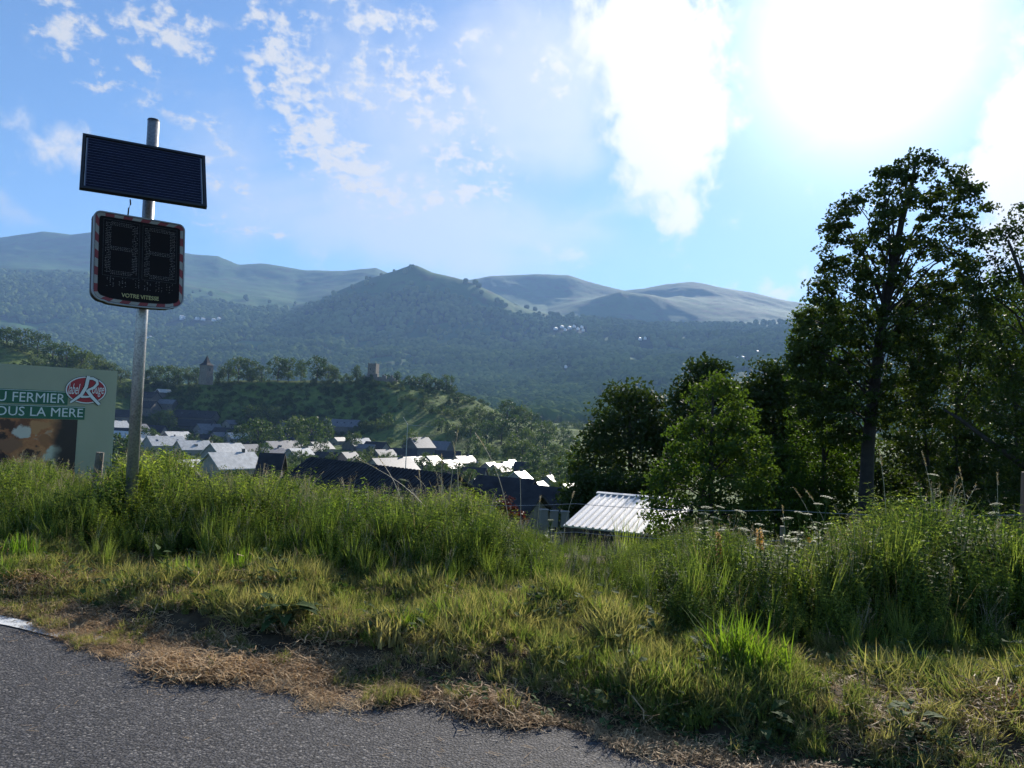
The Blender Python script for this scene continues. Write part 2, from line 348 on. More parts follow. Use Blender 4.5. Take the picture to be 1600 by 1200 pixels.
PXL = [  # depth, [(u, row)] or constant height
 (5, -0.3), (9, -1.0), (14, -2.6), (22, -4.4), (30, -5.6), (50, -8.2), (80, -11.5), (130, -15), (200, -19), (300, -22.5), (400, -24), (455, -23),
 (500, [(-300, 600), (0, 605), (100, 620), (190, 660), (260, 690), (560, 692), (620, 668), (700, 672), (800, 690), (1000, 704), (1900, 720)]),
 (538, [(-300, 560), (0, 572), (100, 595), (190, 634), (230, 658), (300, 676), (540, 678), (590, 648), (620, 630), (680, 634), (740, 652), (800, 676), (870, 690), (1000, 698), (1900, 710)]),
 (564, [(-300, 535), (0, 550), (100, 580), (190, 610), (250, 628), (300, 636), (400, 634), (520, 634), (560, 622), (600, 606), (640, 607), (680, 616), (740, 636), (790, 658), (850, 676), (1000, 690), (1900, 700)]),
 (590, [(-300, 520), (0, 532), (60, 548), (120, 566), (190, 592), (260, 600), (320, 598), (420, 593), (500, 596), (545, 597), (580, 591), (620, 597), (680, 606), (740, 624), (790, 648), (850, 668), (1000, 682), (1900, 700)]),
 (640, [(-300, 520), (0, 532), (60, 548), (120, 568), (190, 598), (260, 606), (420, 601), (580, 603), (660, 612), (740, 632), (790, 658), (850, 676), (1000, 684), (1900, 700)]),
 (760, [(-300, 600), (200, 640), (580, 650), (850, 680), (1900, 700)]), (1000, [(-300, 640), (800, 668), (1900, 700)]), (1350, [(-300, 630), (800, 652), (1900, 690)]),
 (1700, [(-300, 615), (800, 640), (1900, 665)]), (2100, [(-300, 590), (300, 605), (800, 618), (1300, 600), (1900, 600)]), (2700, [(-300, 540), (300, 565), (800, 580), (1200, 560), (1900, 540)]),
 (3300, [(-300, 490), (300, 530), (600, 540), (800, 545), (1200, 532), (1900, 500)]),
 (3800, [(-300, 455), (0, 460), (300, 500), (460, 508), (560, 486), (640, 470), (740, 492), (850, 512), (1000, 520), (1225, 518), (1400, 510), (1900, 480)]),
 (4200, [(-300, 440), (0, 440), (150, 448), (300, 478), (455, 489), (500, 465), (560, 440), (600, 428), (632, 417), (642, 417), (668, 428), (720, 440), (760, 456), (800, 479), (850, 492), (900, 497), (1000, 508), (1100, 512), (1200, 508), (1290, 492), (1500, 480), (1900, 470)]),
 (4700, [(-300, 425), (0, 425), (150, 430), (300, 455), (455, 478), (560, 470), (640, 450), (720, 470), (800, 494), (850, 500), (1000, 514), (1100, 516), (1200, 511), (1290, 500), (1900, 480)]),
 (5300, [(-300, 415), (0, 412), (90, 420), (150, 425), (300, 445), (455, 462), (560, 455), (700, 466), (800, 482), (850, 488), (900, 474), (965, 457), (1010, 462), (1100, 480), (1200, 490), (1300, 498), (1900, 480)]),
 (5800, [(-300, 390), (0, 392), (90, 396), (150, 398), (300, 428), (455, 446), (560, 440), (700, 458), (800, 465), (850, 470), (900, 468), (965, 472), (1060, 462), (1150, 472), (1250, 490), (1900, 480)]),
 (6500, [(-300, 352), (-60, 380), (0, 371), (50, 364), (95, 368), (130, 364), (165, 373), (200, 383), (250, 393), (290, 400), (328, 402), (362, 416), (400, 414), (435, 418), (470, 424), (530, 426), (578, 421), (600, 430), (700, 441), (730, 439), (760, 433), (830, 430), (880, 431), (912, 441), (940, 448), (970, 455), (1000, 453), (1037, 446), (1077, 443), (1120, 450), (1170, 458), (1225, 471), (1300, 482), (1500, 505), (1700, 525), (1900, 540)]),
 (7600, [(-300, 420), (200, 440), (800, 480), (1900, 560)]), (9500, [(-300, 500), (1900, 600)])]
YK = np.array([p[0] for p in PXL], float)
def layer_heights(u):
    Z = []
    for Y, v in PXL:
        if isinstance(v, list):
            a = np.array(v, float); q = np.interp(u, a[:, 0], a[:, 1]); Z.append(zpx(u, q, Y))
        else: Z.append(np.full(u.shape, float(v)))
    return np.array(Z)
def terrain_h(x, y):
    x = np.asarray(x, float); y = np.asarray(y, float); sh = x.shape; x = x.ravel(); y = y.ravel()
    Y = np.clip(y, 5, 9499); u = np.clip(800+F*x/np.maximum(Y, 5), -300, 1900)
    Z = layer_heights(u); K = len(YK)
    i = np.clip(np.searchsorted(YK, Y, side='right')-1, 0, K-2); ar = np.arange(len(Y))
    z0 = Z[i, ar]; z1 = Z[i+1, ar]; y0 = YK[i]; y1 = YK[i+1]
    def slope(k):
        k = np.clip(k, 1, K-2); a = (Z[k, ar]-Z[k-1, ar])/(YK[k]-YK[k-1]); b = (Z[k+1, ar]-Z[k, ar])/(YK[k+1]-YK[k])
        return np.where(a*b <= 0, 0, 2*a*b/(a+b+1e-12*np.sign(a+b)+1e-15))
    s0 = slope(i); s1 = slope(i+1); t = (Y-y0)/(y1-y0); H = y1-y0
    z = (2*t**3-3*t**2+1)*z0+(t**3-2*t**2+t)*H*s0+(-2*t**3+3*t**2)*z1+(t**3-t**2)*H*s1
    # gullies and knolls
    amp = np.interp(Y, [10, 100, 400, 900, 1700, 3000, 3900, 4200, 4700, 5300, 6000, 6450, 6600], [0, .4, 1.2, 4, 12, 38, 34, 8, 36, 15, 28, 6, 6])
    sc = np.interp(Y, [10, 300, 1500, 4000], [12, 40, 260, 520])
    lo = fbm(x/260, y/260, 5, 3)*1.0; hi = 1-np.abs(2*fbm(x/620+3, y/620, 5, 9, .55)-1)
    near = fbm(x/38, y/38, 4, 5)
    z = z+amp*np.where(Y > 1500, (hi-.72)*2.1+(lo-.5)*.6, (near-.5)*2)
    d = tt(x, y)-T0
    zn = .12*sst(d, .10, .6)+.17*(fbm(x/.62, y/.62, 3, 2)-.5)*sst(d, .14, .5)+.06*(fbm(x/2.3, y/2.3, 2, 4)-.5)*sst(d, .15, 1.)
    wgt = sst(d, 3.0, 7.5)
    z = np.where(d < 3.0, zn, zn*(1-wgt)+np.minimum(z, 0.2)*wgt) * 1.0 if False else np.where(d > 7.5, z, zn*(1-wgt)+z*wgt)
    return z.reshape(sh)
s = np.linspace(-1, 1, 760); s = np.sign(s)*(np.abs(s)**1.35)
rows = np.concatenate([[-400, -120, -40, -14, -6, -2], np.arange(0, 14, .22), 14*(450/14)**np.linspace(0, 1, 90), np.linspace(455, 900, 70), np.linspace(915, 3600, 75), np.linspace(3630, 7000, 130), [7600, 8500, 9500]])
Wd = 1.25*np.maximum(rows, 0)+26
Xg = Wd[:, None]*s[None, :]; Yg = np.repeat(rows[:, None], len(s), 1)
Zg = terrain_h(Xg, Yg)
nr, nc = Xg.shape
V = np.stack([Xg, Yg, Zg], -1).reshape(-1, 3); I = np.arange(nr*nc).reshape(nr, nc)
Q = np.stack([I[:-1, :-1], I[:-1, 1:], I[1:, 1:], I[1:, :-1]], -1).reshape(-1, 4)
me = fastmesh('ground', V, Q=Q, smooth=True)
Ug = 800+F*Xg/np.maximum(Yg, 5)
def rowof(x, y, z):
    dx = x; dy = y; dz = z-CH
    return 600-F*(dx*UP[0]+dy*UP[1]+dz*UP[2])/(dx*FWD[0]+dy*FWD[1]+dz*FWD[2])
def forest_mask(x, y, z):
    u = 800+F*x/np.maximum(y, 5)
    h = z+150*(fbm(x/420, y/420, 4, 21)-.5)+60*(fbm(x/90, y/90, 3, 22)-.5)
    line = np.interp(u, [-300, 0, 150, 300, 450, 640, 800, 900, 1100, 1225, 1500], [780, 760, 740, 560, 500, 600, 530, 530, 540, 560, 620])
    f = sst(line-h, -20, 60)*sst(y, 1150, 1700)
    clear = sst(fbm(x/150+9, y/210, 4, 31), .56, .62)*sst(z, 620, 300)
    return f*(1-clear)*(y < 4650)
fm = forest_mask(V[:, 0], V[:, 1], V[:, 2])
scrub = sst(V[:, 1], 430, 470)*(V[:, 1] < 640)*0.0
me.attributes.new('forest', 'FLOAT', 'POINT').data.foreach_set('value', fm.astype(np.float32))
dd = tt(V[:, 0], V[:, 1])-T0
me.attributes.new('near', 'FLOAT', 'POINT').data.foreach_set('value', (sst(dd, 12, 6)*0+np.clip((14-dd)/8, 0, 1)).astype(np.float32))
me.materials.append(M['terrain'])
ground = tag(meshobj('ground', me), kind='structure')
# road sheet with ragged edge
e0 = np.array([.927, -.375])
def rp(a, t): return np.array([e0[0]*a+EN[0]*t, e0[1]*a+EN[1]*t])
av = np.concatenate([np.linspace(-60, -9, 40), np.linspace(-8.9, 6, 260), np.linspace(6.2, 40, 30)])
tv = np.array([-5.5, -4, -2, 0, 1., 2., 2.6, 1e9])
VV = []
for a in av:
    wob_ = .05*(fbm(np.array([a*1.3]), np.array([1.]), 4, 77)[0]-.5)
    for t in tv:
        tq = (T0+.13+wob_) if t > 1e8 else t
        p = rp(a, tq); VV.append((p[0], p[1], .006+(.0 if t < 1e8 else -.001)))
VV = np.array(VV); nt_ = len(tv); I = np.arange(len(VV)).reshape(-1, nt_)
Q = np.stack([I[:-1, :-1], I[1:, :-1], I[1:, 1:], I[:-1, 1:]], -1).reshape(-1, 4)
me = fastmesh('road', VV, Q=Q); me.materials.append(M['asphalt'])
road = tag(meshobj('road', me), kind='structure')
# painted edge line
mb = MB(); pa = np.linspace(-40, -3.42, 300); L = []
for a in pa: L += [tuple(rp(a, T0-.075+.008*math.sin(a*9)))+(.0105,), tuple(rp(a, T0+.035+.008*math.sin(a*7)))+(.0105,)]
mb.add(L, [(2*i, 2*i+2, 2*i+3, 2*i+1) for i in range(len(pa)-1)])
o = mb.obj('edge_line', M['paint']); tag(o, kind='structure')
# ------------------------------------------------------------------ haze
mb = MB(); zt = float(Zg.max())+60; mb.box((0, 4500, (zt-140)/2), (26000, 10400, zt+140))
m, N = mat('haze')
pv = N.n('ShaderNodeVolumePrincipled'); pv.inputs['Color'].default_value = (.34, .57, 1, 1); pv.inputs['Density'].default_value = 8.2e-5; pv.inputs['Anisotropy'].default_value = .1
N.n('ShaderNodeOutputMaterial', ins={1: pv.outputs[0]})
hz = mb.obj('haze', m); tag(hz, kind='stuff', label='pale blue haze in the valley air', cat='haze')
# ------------------------------------------------------------------ instancing of stuff
def scatter(name, srcs, P, rz, scl, idx, label, tilt=None, kind='stuff', cat=None):
    n = len(P); me = bpy.data.meshes.new(name); me.vertices.add(n); me.vertices.foreach_set('co', np.asarray(P, np.float32).ravel())
    rot = np.zeros((n, 3), np.float32); rot[:, 2] = rz
    if tilt is not None: rot[:, 0] = tilt[:, 0]; rot[:, 1] = tilt[:, 1]
    a = me.attributes.new('rot', 'FLOAT_VECTOR', 'POINT'); a.data.foreach_set('vector', rot.ravel())
    a = me.attributes.new('scl', 'FLOAT', 'POINT'); a.data.foreach_set('value', np.asarray(scl, np.float32))
    a = me.attributes.new('idx', 'INT', 'POINT'); a.data.foreach_set('value', np.asarray(idx, np.int32))
    o = link(bpy.data.objects.new(name, me)); tag(o, label, cat or name.replace('_', ' '), kind=kind)
    ng = bpy.data.node_groups.new(name, 'GeometryNodeTree')
    ng.interface.new_socket('Geometry', in_out='INPUT', socket_type='NodeSocketGeometry'); ng.interface.new_socket('Geometry', in_out='OUTPUT', socket_type='NodeSocketGeometry')
    nd = ng.nodes; gi = nd.new('NodeGroupInput'); go = nd.new('NodeGroupOutput'); iop = nd.new('GeometryNodeInstanceOnPoints'); jn = nd.new('GeometryNodeJoinGeometry')
    for sm in reversed(srcs):
        so = bpy.data.objects.new(name+'_source', sm); oi = nd.new('GeometryNodeObjectInfo'); oi.inputs['Object'].default_value = so; oi.inputs['As Instance'].default_value = True
        ng.links.new(oi.outputs['Geometry'], jn.inputs[0])
    def attr(nm, ty):
        q = nd.new('GeometryNodeInputNamedAttribute'); q.data_type = ty; q.inputs['Name'].default_value = nm; return q.outputs[0]
    ng.links.new(gi.outputs[0], iop.inputs['Points']); ng.links.new(jn.outputs[0], iop.inputs['Instance']); iop.inputs['Pick Instance'].default_value = True
    ng.links.new(attr('idx', 'INT'), iop.inputs['Instance Index']); ng.links.new(attr('rot', 'FLOAT_VECTOR'), iop.inputs['Rotation']); ng.links.new(attr('scl', 'FLOAT'), iop.inputs['Scale'])
    ng.links.new(iop.outputs[0], go.inputs[0])
    md = o.modifiers.new('scatter', 'NODES'); md.node_group = ng
    return o
rng = np.random.default_rng(7)
def rv(n): 
    v = rng.normal(size=(n, 3)); return v/np.linalg.norm(v, axis=1, keepdims=True)
def leaf_quads(C, size, flat=.0, aspect=.6):
    """small leaves (folded rhombs) at points C"""
    n = len(C); a = rv(n); a[:, 2] *= (1-flat); a /= np.linalg.norm(a, axis=1, keepdims=True)
    b = np.cross(a, rv(n)); b /= np.linalg.norm(b, axis=1, keepdims=True)+1e-9
    if flat: b[:, 2] *= (1-flat); b /= np.linalg.norm(b, axis=1, keepdims=True)+1e-9
    s = (size*rng.uniform(.6, 1.3, n))[:, None]
    nn = np.cross(a, b)*s*.12
    V = np.stack([C-a*s, C+b*s*aspect+nn, C+a*s, C-b*s*aspect+nn], 1).reshape(-1, 3)
    Q = np.arange(4*n).reshape(n, 4)
    T = np.stack([Q[:, [0, 1, 2]], Q[:, [0, 2, 3]]], 1).reshape(-1, 3)
    return V, T
def crown_mesh(name, m, centers, radii, per, size, aspect=.6):
    C = []
    for c, r in zip(centers, radii):
        k = max(3, int(per*(r if np.isscalar(r) else r[0])**2)) if False else per
        p = rv(k)*(rng.uniform(0, 1, k)**.45)[:, None]*np.asarray(r); C.append(np.asarray(c)+p)
    V, T = leaf_quads(np.concatenate(C), size, aspect=aspect); me = fastmesh(name, V, T=T); me.materials.append(m); return me
# generic crowns of unit size (height 1, base at 0)
def unit_tree(kind, nclump, per, leaf, seed):
    r = np.random.default_rng(seed); Cs = []; Rs = []
    for i in range(nclump):
        while True:
            p = r.uniform(-1, 1, 3)
            if kind == 'round': ok = (p**2).sum() < 1 and (p**2).sum() > .25; q = np.array([p[0]*.40, p[1]*.40, .58+p[2]*.36])
            elif kind == 'tall': ok = (p**2).sum() < 1; q = np.array([p[0]*.24, p[1]*.24, .56+p[2]*.40])
            elif kind == 'cone':
                h = (p[2]+1)/2; ok = p[0]**2+p[1]**2 < (1-h)**1.3; q = np.array([p[0]*.22, p[1]*.22, .08+.9*h])
            else: ok = (p**2).sum() < 1; q = np.array([p[0]*.5, p[1]*.5, .45+p[2]*.35])
            if ok: break
        Cs.append(q); Rs.append(r.uniform(.09, .15))
    return Cs, Rs
CROWN = {}
for kind, ncl, per, leaf, seed, mt in (('round_a', 46, 26, .030, 1, 'leaf_far'), ('round_b', 40, 26, .032, 2, 'leaf_far'), ('round_c', 46, 26, .030, 3, 'leaf_far2'), ('tall_a', 34, 26, .028, 4, 'leaf_far'), ('tall_b', 34, 26, .028, 5, 'leaf_far2'),
                                 ('cone_a', 40, 20, .026, 6, 'leaf_dark'), ('bush_a', 30, 26, .042, 7, 'leaf_far'), ('bush_b', 30, 26, .042, 8, 'leaf_far2')):
    Cs, Rs = unit_tree(kind.split('_')[0], ncl, per, leaf, seed); CROWN[kind] = crown_mesh('crown', M[mt], Cs, Rs, per, leaf, .7)
tb = MB(); tb.tube([(0, 0, -.08), (0.005, 0, .25), (-.01, .01, .5), (0, 0, .75)], [.022, .018, .013, .004], 6)
for a in range(5):
    an = a*1.3; tb.tube([(0, 0, .3+.06*a), (.1*math.cos(an), .1*math.sin(an), .45+.06*a), (.22*math.cos(an), .22*math.sin(an), .55+.06*a)], [.010, .007, .002], 5)
TRUNK = tb.mesh('trunk', M['bark'])
def far_tree(kind, x, y, hgt, label, name='broadleaf_tree', cat='tree', group=None, zz=None, fat=1.):
    z = float(terrain_h(np.array([x]), np.array([y]))[0]) if zz is None else zz
    e = empty(name, (x, y, z-.2), rng.uniform(0, 6.28), label=label, cat=cat, group=group); e.scale = (hgt*fat, hgt*fat, hgt)
    meshobj('crown', CROWN[kind], e); meshobj('trunk', TRUNK, e); return e
print('terrain ok')
# ------------------------------------------------------------------ hamlets far up the slope
def terr1(x, y): return float(terrain_h(np.array([float(x)]), np.array([float(y)]))[0])
def on_slope(px, py, y0, y1):
    """first point of the terrain that the line of sight through this pixel meets"""
    r = ray(px, py); Ys = np.linspace(y0, y1, 500); P = CAMP+np.outer(Ys/r[1], r); h = terrain_h(P[:, 0], P[:, 1]); k = np.argmax(h > P[:, 2])
    return P[k] if (h > P[:, 2]).any() else P[-1]
def on_ground(px, py, h, y0, y1):
    r = ray(px, py); Ys = np.linspace(y0, y1, 400); P = CAMP+np.outer(Ys/r[1], r); g = terrain_h(P[:, 0], P[:, 1])+h > P[:, 2]; return float(Ys[np.argmax(g)]) if g.any() else y1
def gable(w, l, hw, rise, over=.5, th=.22):
    """wall mesh, two roof slabs, ridge along local y"""
    W = MB(); w2, l2 = w/2, l/2
    W.add([(-w2, -l2, -4), (w2, -l2, -4), (w2, l2, -4), (-w2, l2, -4), (-w2, -l2, hw), (w2, -l2, hw), (w2, l2, hw), (-w2, l2, hw), (0, -l2, hw+rise), (0, l2, hw+rise)],
          [(0, 1, 5, 8, 4), (2, 3, 7, 9, 6), (1, 2, 6, 5), (3, 0, 4, 7), (3, 2, 1, 0)])
    sl = []
    for s_ in (-1, 1):
        Rf = MB(); k = rise/w2; xo = w2+over; a = (0, hw+rise+.06); b = (s_*xo, hw+rise-k*xo+.06)
        Rf.add([(a[0], -l2-over, a[1]), (b[0], -l2-over, b[1]), (b[0], l2+over, b[1]), (a[0], l2+over, a[1]),
                (a[0], -l2-over, a[1]+th), (b[0], -l2-over, b[1]+th), (b[0], l2+over, b[1]+th), (a[0], l2+over, a[1]+th)],
               [(3, 2, 1, 0), (4, 5, 6, 7), (0, 1, 5, 4), (1, 2, 6, 5), (2, 3, 7, 6), (3, 0, 4, 7)]); sl.append(Rf)
    return W, sl
def house(label, px, py, Y, w, l, az, hw=3.2, pitch=38, roof='slate', wall='render', win=0, chim=1, name='village_house', group=None, cat='house', sky_l=0, dorm_or_shadow=0, gwin=0):
    """px, py: middle of the ridge in the photograph at depth Y; az: bearing of the ridge, clockwise from the view"""
    Y0 = Y
    for it in range(2):
        rise = math.tan(R(pitch))*w/2; q = on_ground(px, py, rise+hw*.85, 150, 600); w *= q/Y*(.80 if it == 0 else 1); l *= q/Y*(.88 if it == 0 else 1); Y = q
    hw = hw*min(1.4, max(1, Y/Y0)); P = pt(px, py, Y); rise = math.tan(R(pitch))*w/2; z0 = P[2]-rise-hw-.3
    e = empty(name, (P[0], P[1], z0), -R(az), label=label, cat=cat, group=group)
    W, sl = gable(w, l, hw, rise); W.obj('wall', M[wall], e)
    k = rise/(w/2)
    for i, Rf in enumerate(sl):
        r = Rf.obj('roof', M[roof], e); s_ = (-1, 1)[i]
        if chim and i == 0:
            c = MB(); c.box((0, l*.28, hw+rise+.35), (.5, .6, 1.1)); c.box((0, l*.28, hw+rise+.96), (.6, .7, .10)); c.obj('chimney', M['render_dark'], r)
        for q in range(sky_l):
            yy_ = (-.3+.6*q/max(1, sky_l-1))*l if sky_l > 1 else l*.1; xq = w*.25
            d = MB(); nx, nz = math.sin(math.atan(k))*s_, math.cos(math.atan(k)); cz = hw+rise-k*xq+.06+.22
            tx = np.array([math.cos(math.atan(k))*s_, 0, -math.sin(math.atan(k))]); ty = np.array([0, 1., 0]); nn = np.array([nx, 0, nz]); MM = np.stack([tx, ty, nn], 1)
            d.box(np.array([s_*xq, yy_, cz+.05])+nn*.03, (1.2, .9, .12), MM); d.obj('skylight', M['glass'], r)
        for q in range(dorm_or_shadow):
            yy_ = (-.25+.5*q/max(1, dorm_or_shadow-1))*l if dorm_or_shadow > 1 else 0; xq = w*.27; zc_ = hw+rise-k*xq
            d = MB(); d.box((s_*(xq+.1), yy_, zc_+.15), (1.3, 1.2, 1.1)); do = d.obj('dormer', M[wall], r)
    for side in ((-1, 1) if win else ()):
        for q in range(win):
            yq = (-.5+(q+.5)/win)*l; f = MB(); f.box((side*(w/2+.02), yq, hw*.55), (.10, 1.0, 1.25)); fo = f.obj('window', M['concrete'], e)
            g = MB(); g.box((side*(w/2+.08), yq-.24, hw*.55), (.03, .42, 1.1)); g.box((side*(w/2+.08), yq+.24, hw*.55), (.03, .42, 1.1)); g.obj('pane', M['glass'], fo)
    for gside in ((-1, 1) if gwin else ()):
        for q in range(gwin):
            xq = (-.5+(q+.5)/gwin)*w*.7; f = MB(); f.box((xq, gside*(l/2+.02), hw*.6), (1.0, .1, 1.2)); fo = f.obj('window', M['render'], e)
            g = MB(); g.box((xq, gside*(l/2+.08), hw*.6), (.85, .03, 1.05)); g.obj('pane', M['glass'], fo)
    return e
HAM = []
for px, py in ((868, 516), (878, 513), (883, 517), (890, 514), (897, 512), (903, 516), (909, 513), (911, 518), (1000, 532), (1008, 531), (284, 497), (291, 499), (308, 500), (317, 501), (334, 502), (342, 500), (884, 576), (1153, 563), (1160, 562), (1183, 553), (229, 531), (236, 530), (284, 500), (1147, 562)):
    P = on_slope(px, py+1.5, 1500, 4600); 
    HAM.append(P); grp = 'pale houses of the hamlet high on the mountainside' if py < 520 and px > 800 else 'scattered pale houses low on the far slope'
    lab = 'tiny bright house in the hamlet below the rounded mountain tops' if py < 520 and px > 800 else 'tiny pale house scattered among the trees of the far slope'
    s_ = P[1]/3300
    e = empty('hamlet_house', (P[0], P[1], P[2]+9), -R(rng.uniform(10, 40)), label=lab, cat='house', group=grp)
    W, sl = gable(11*s_, 16*s_, 5*s_, 3.5*s_); W.obj('wall', M['white'], e)
    for Rf in sl: Rf.obj('roof', M['slate_pale'], e)
# ------------------------------------------------------------------ far forest as one mass
def blob(seed):
    r = np.random.default_rng(seed); C = rv(150)*np.array([.42, .42, .45])*(.82+.2*r.random((150, 1)))
    lump = rv(7)
    for l in lump: C += (np.clip((C/.45)@l, 0, 1)**3)[:, None]*l*.14
    C[:, 2] += .5
    V, T = leaf_quads(C, .10, aspect=.9); me = fastmesh('far_tree', V, T=T); me.materials.append(M['leaf_forest']); return me
def blob2(seed):
    r = random.Random(seed); mb = MB(); import bmesh
    bm = bmesh.new(); bmesh.ops.create_icosphere(bm, subdivisions=2, radius=.5)
    me = bpy.data.meshes.new('far_tree')
    for v in bm.verts:
        k = 1+.28*(r.random()-.5); v.co = Vector((v.co.x*k, v.co.y*k, v.co.z*k*1.05+.5))
    bm.to_mesh(me); bm.free(); me.materials.append(M['leaf_forest']); return me
FB = [blob2(i) for i in range(5)]
n = 120000
yy = 1150*(4650/1150)**rng.random(n)
uu = rng.uniform(-120, 1720, n); xx = (uu-800)/F*yy
keep = np.ones(n, bool); zz = terrain_h(xx, yy); fmk = forest_mask(xx, yy, zz)
keep &= rng.random(n) < np.clip(fmk*1.1+.03, 0, 1)*.72
for hp in HAM: keep &= ~((np.abs(xx-hp[0]) < 26) & (yy > hp[1]-150) & (yy < hp[1]+25))
xx, yy, zz = xx[keep], yy[keep], zz[keep]; n = len(xx)
sz = rng.uniform(12, 27, n)*np.interp(yy, [1200, 2500, 4600], [.9, 1.0, 1.25])
scatter('mountain_forest', FB, np.stack([xx, yy, zz-1.5], 1), rng.uniform(0, 6.28, n), sz, rng.integers(0, 5, n), 'blue green forest covering the far mountainside in one mass', cat='forest')
# ------------------------------------------------------------------ castle ridge: towers, ruins
P = pt(323, 571, 560); e = empty('church_tower', (P[0], P[1], P[2]-14), -R(22), label='square stone tower with pointed slate spire rising from the trees of the ridge', cat='tower')
b = MB(); b.box((0, 0, 7), (8.6, 8.6, 14)); b.box((0, 0, 3), (9.1, 9.1, 6)); wl = b.obj('wall', M['stone'], e)
b = MB(); b.add([(-4.9, -4.9, 14), (4.9, -4.9, 14), (4.9, 4.9, 14), (-4.9, 4.9, 14), (-2.3, -2.3, 16), (2.3, -2.3, 16), (2.3, 2.3, 16), (-2.3, 2.3, 16), (0, 0, 21.5)],
                [(3, 2, 1, 0), (0, 1, 5, 4), (1, 2, 6, 5), (2, 3, 7, 6), (3, 0, 4, 7), (4, 5, 8), (5, 6, 8), (6, 7, 8), (7, 4, 8)]); b.obj('spire', M['slate_dark'], e)
for k in range(4):
    a = k*math.pi/2; b = MB(); c, s_ = math.cos(a), math.sin(a); Mr = np.array([[c, -s_, 0], [s_, c, 0], [0, 0, 1]]); b.box(Mr@np.array([0, -4.32, 11]), (1.3, .12, 2), Mr); b.obj('window', M['glass'], e)
e.scale = (.76, .76, 1)
P = pt(584, 568, 590); e = empty('castle_keep', (P[0], P[1], P[2]-12), -R(12), label='square flat topped ruined stone keep alone on the castle hill', cat='tower')
b = MB(); b.box((0, 0, 6), (6.6, 6.6, 11.6))
for sx_, sy_ in ((-1, -1), (1, -1), (1, 1), (-1, 1)): b.box((sx_*2.9, sy_*2.9, 12), (.8, .8, .5))
b.obj('wall', M['stone'], e)
for k in range(2):
    b = MB(); b.box((-1+2.2*k, -3.34, 7.5-2*k), (.6, .1, 1.4)); b.obj('window', M['glass'], e)
P = pt(596, 592, 583); P[2] -= 1.5; e = empty('ruined_curtain_wall', P, 0, label='long low ruined stone wall running beside the square keep', cat='wall')
xs = np.linspace(-13, 12, 16)
b = MB()
for q in range(15):
    hq = 5+1.5*math.sin(q*1.7)-abs(q-5)*.15; b.box(((xs[q]+xs[q+1])/2, .5*math.sin(q), -4+hq/2+1), (xs[q+1]-xs[q]-.01, 1.4, hq+4))
b.obj('stone_wall', M['stone'], e)
# ------------------------------------------------------------------ trees on the hills
ORD = ['first', 'second', 'third', 'fourth', 'fifth', 'sixth', 'seventh', 'eighth', 'ninth', 'tenth', 'eleventh', 'twelfth', 'thirteenth', 'fourteenth', 'fifteenth', 'sixteenth', 'seventeenth', 'eighteenth', 'nineteenth', 'twentieth', 'twenty-first', 'twenty-second', 'twenty-third', 'twenty-fourth', 'twenty-fifth', 'twenty-sixth', 'twenty-seventh', 'twenty-eighth', 'twenty-ninth', 'thirtieth', 'thirty-first', 'thirty-second', 'thirty-third', 'thirty-fourth', 'thirty-fifth', 'thirty-sixth', 'thirty-seventh', 'thirty-eighth', 'thirty-ninth', 'fortieth']
LOOK = {'round_a': 'round dark green', 'round_b': 'broad dark green', 'round_c': 'round paler green', 'tall_a': 'tall narrow dark green', 'tall_b': 'tall narrow paler green', 'cone_a': 'dark pointed', 'bush_a': 'low bushy dark green', 'bush_b': 'low bushy paler green'}
def row(trees, where, group, d, sink=0., fit=False):
    """trees: (px, row of the top, row of the foot, kind) at depth d or on the terrain"""
    for k, t in enumerate(sorted(trees)):
        px, yt, yb, kind = t[:4]; Y = t[4] if len(t) > 4 else d
        if fit: Y = on_ground(px, yb, 0, 80, 640)
        od = ORD[k]+' from left' if k < len(trees)/2 else ORD[len(trees)-1-k]+' from right'
        hgt = (yb-yt)/F*Y; A = pt(px, yb, Y)
        far_tree(kind, A[0], A[1], hgt, f'{LOOK[kind]} tree, {od} {where}', group=group, zz=A[2]-sink, fat=t[5] if len(t) > 5 else 1.)
row([(8, 508, 556, 'round_a'), (32, 512, 560, 'round_b'), (58, 516, 560, 'round_a'), (80, 533, 580, 'round_a', 540), (102, 535, 590, 'round_b', 540), (125, 542, 592, 'round_c', 540), (142, 548, 592, 'round_a'), (158, 556, 598, 'round_c'), (172, 566, 600, 'round_b'), (188, 572, 604, 'round_c')],
    'on the hill above the billboard', 'trees on the wooded hill behind the billboard', 575)
row([(20, 560, 588, 'bush_b'), (52, 550, 586, 'bush_b'), (78, 560, 594, 'bush_a'), (100, 572, 600, 'bush_a'), (128, 574, 604, 'bush_b'), (152, 580, 606, 'bush_a'), (178, 588, 612, 'bush_b'), (196, 592, 622, 'bush_b')],
    'in row just above the billboard', 'shrubs in front of the wooded hill', 525, fit=True)
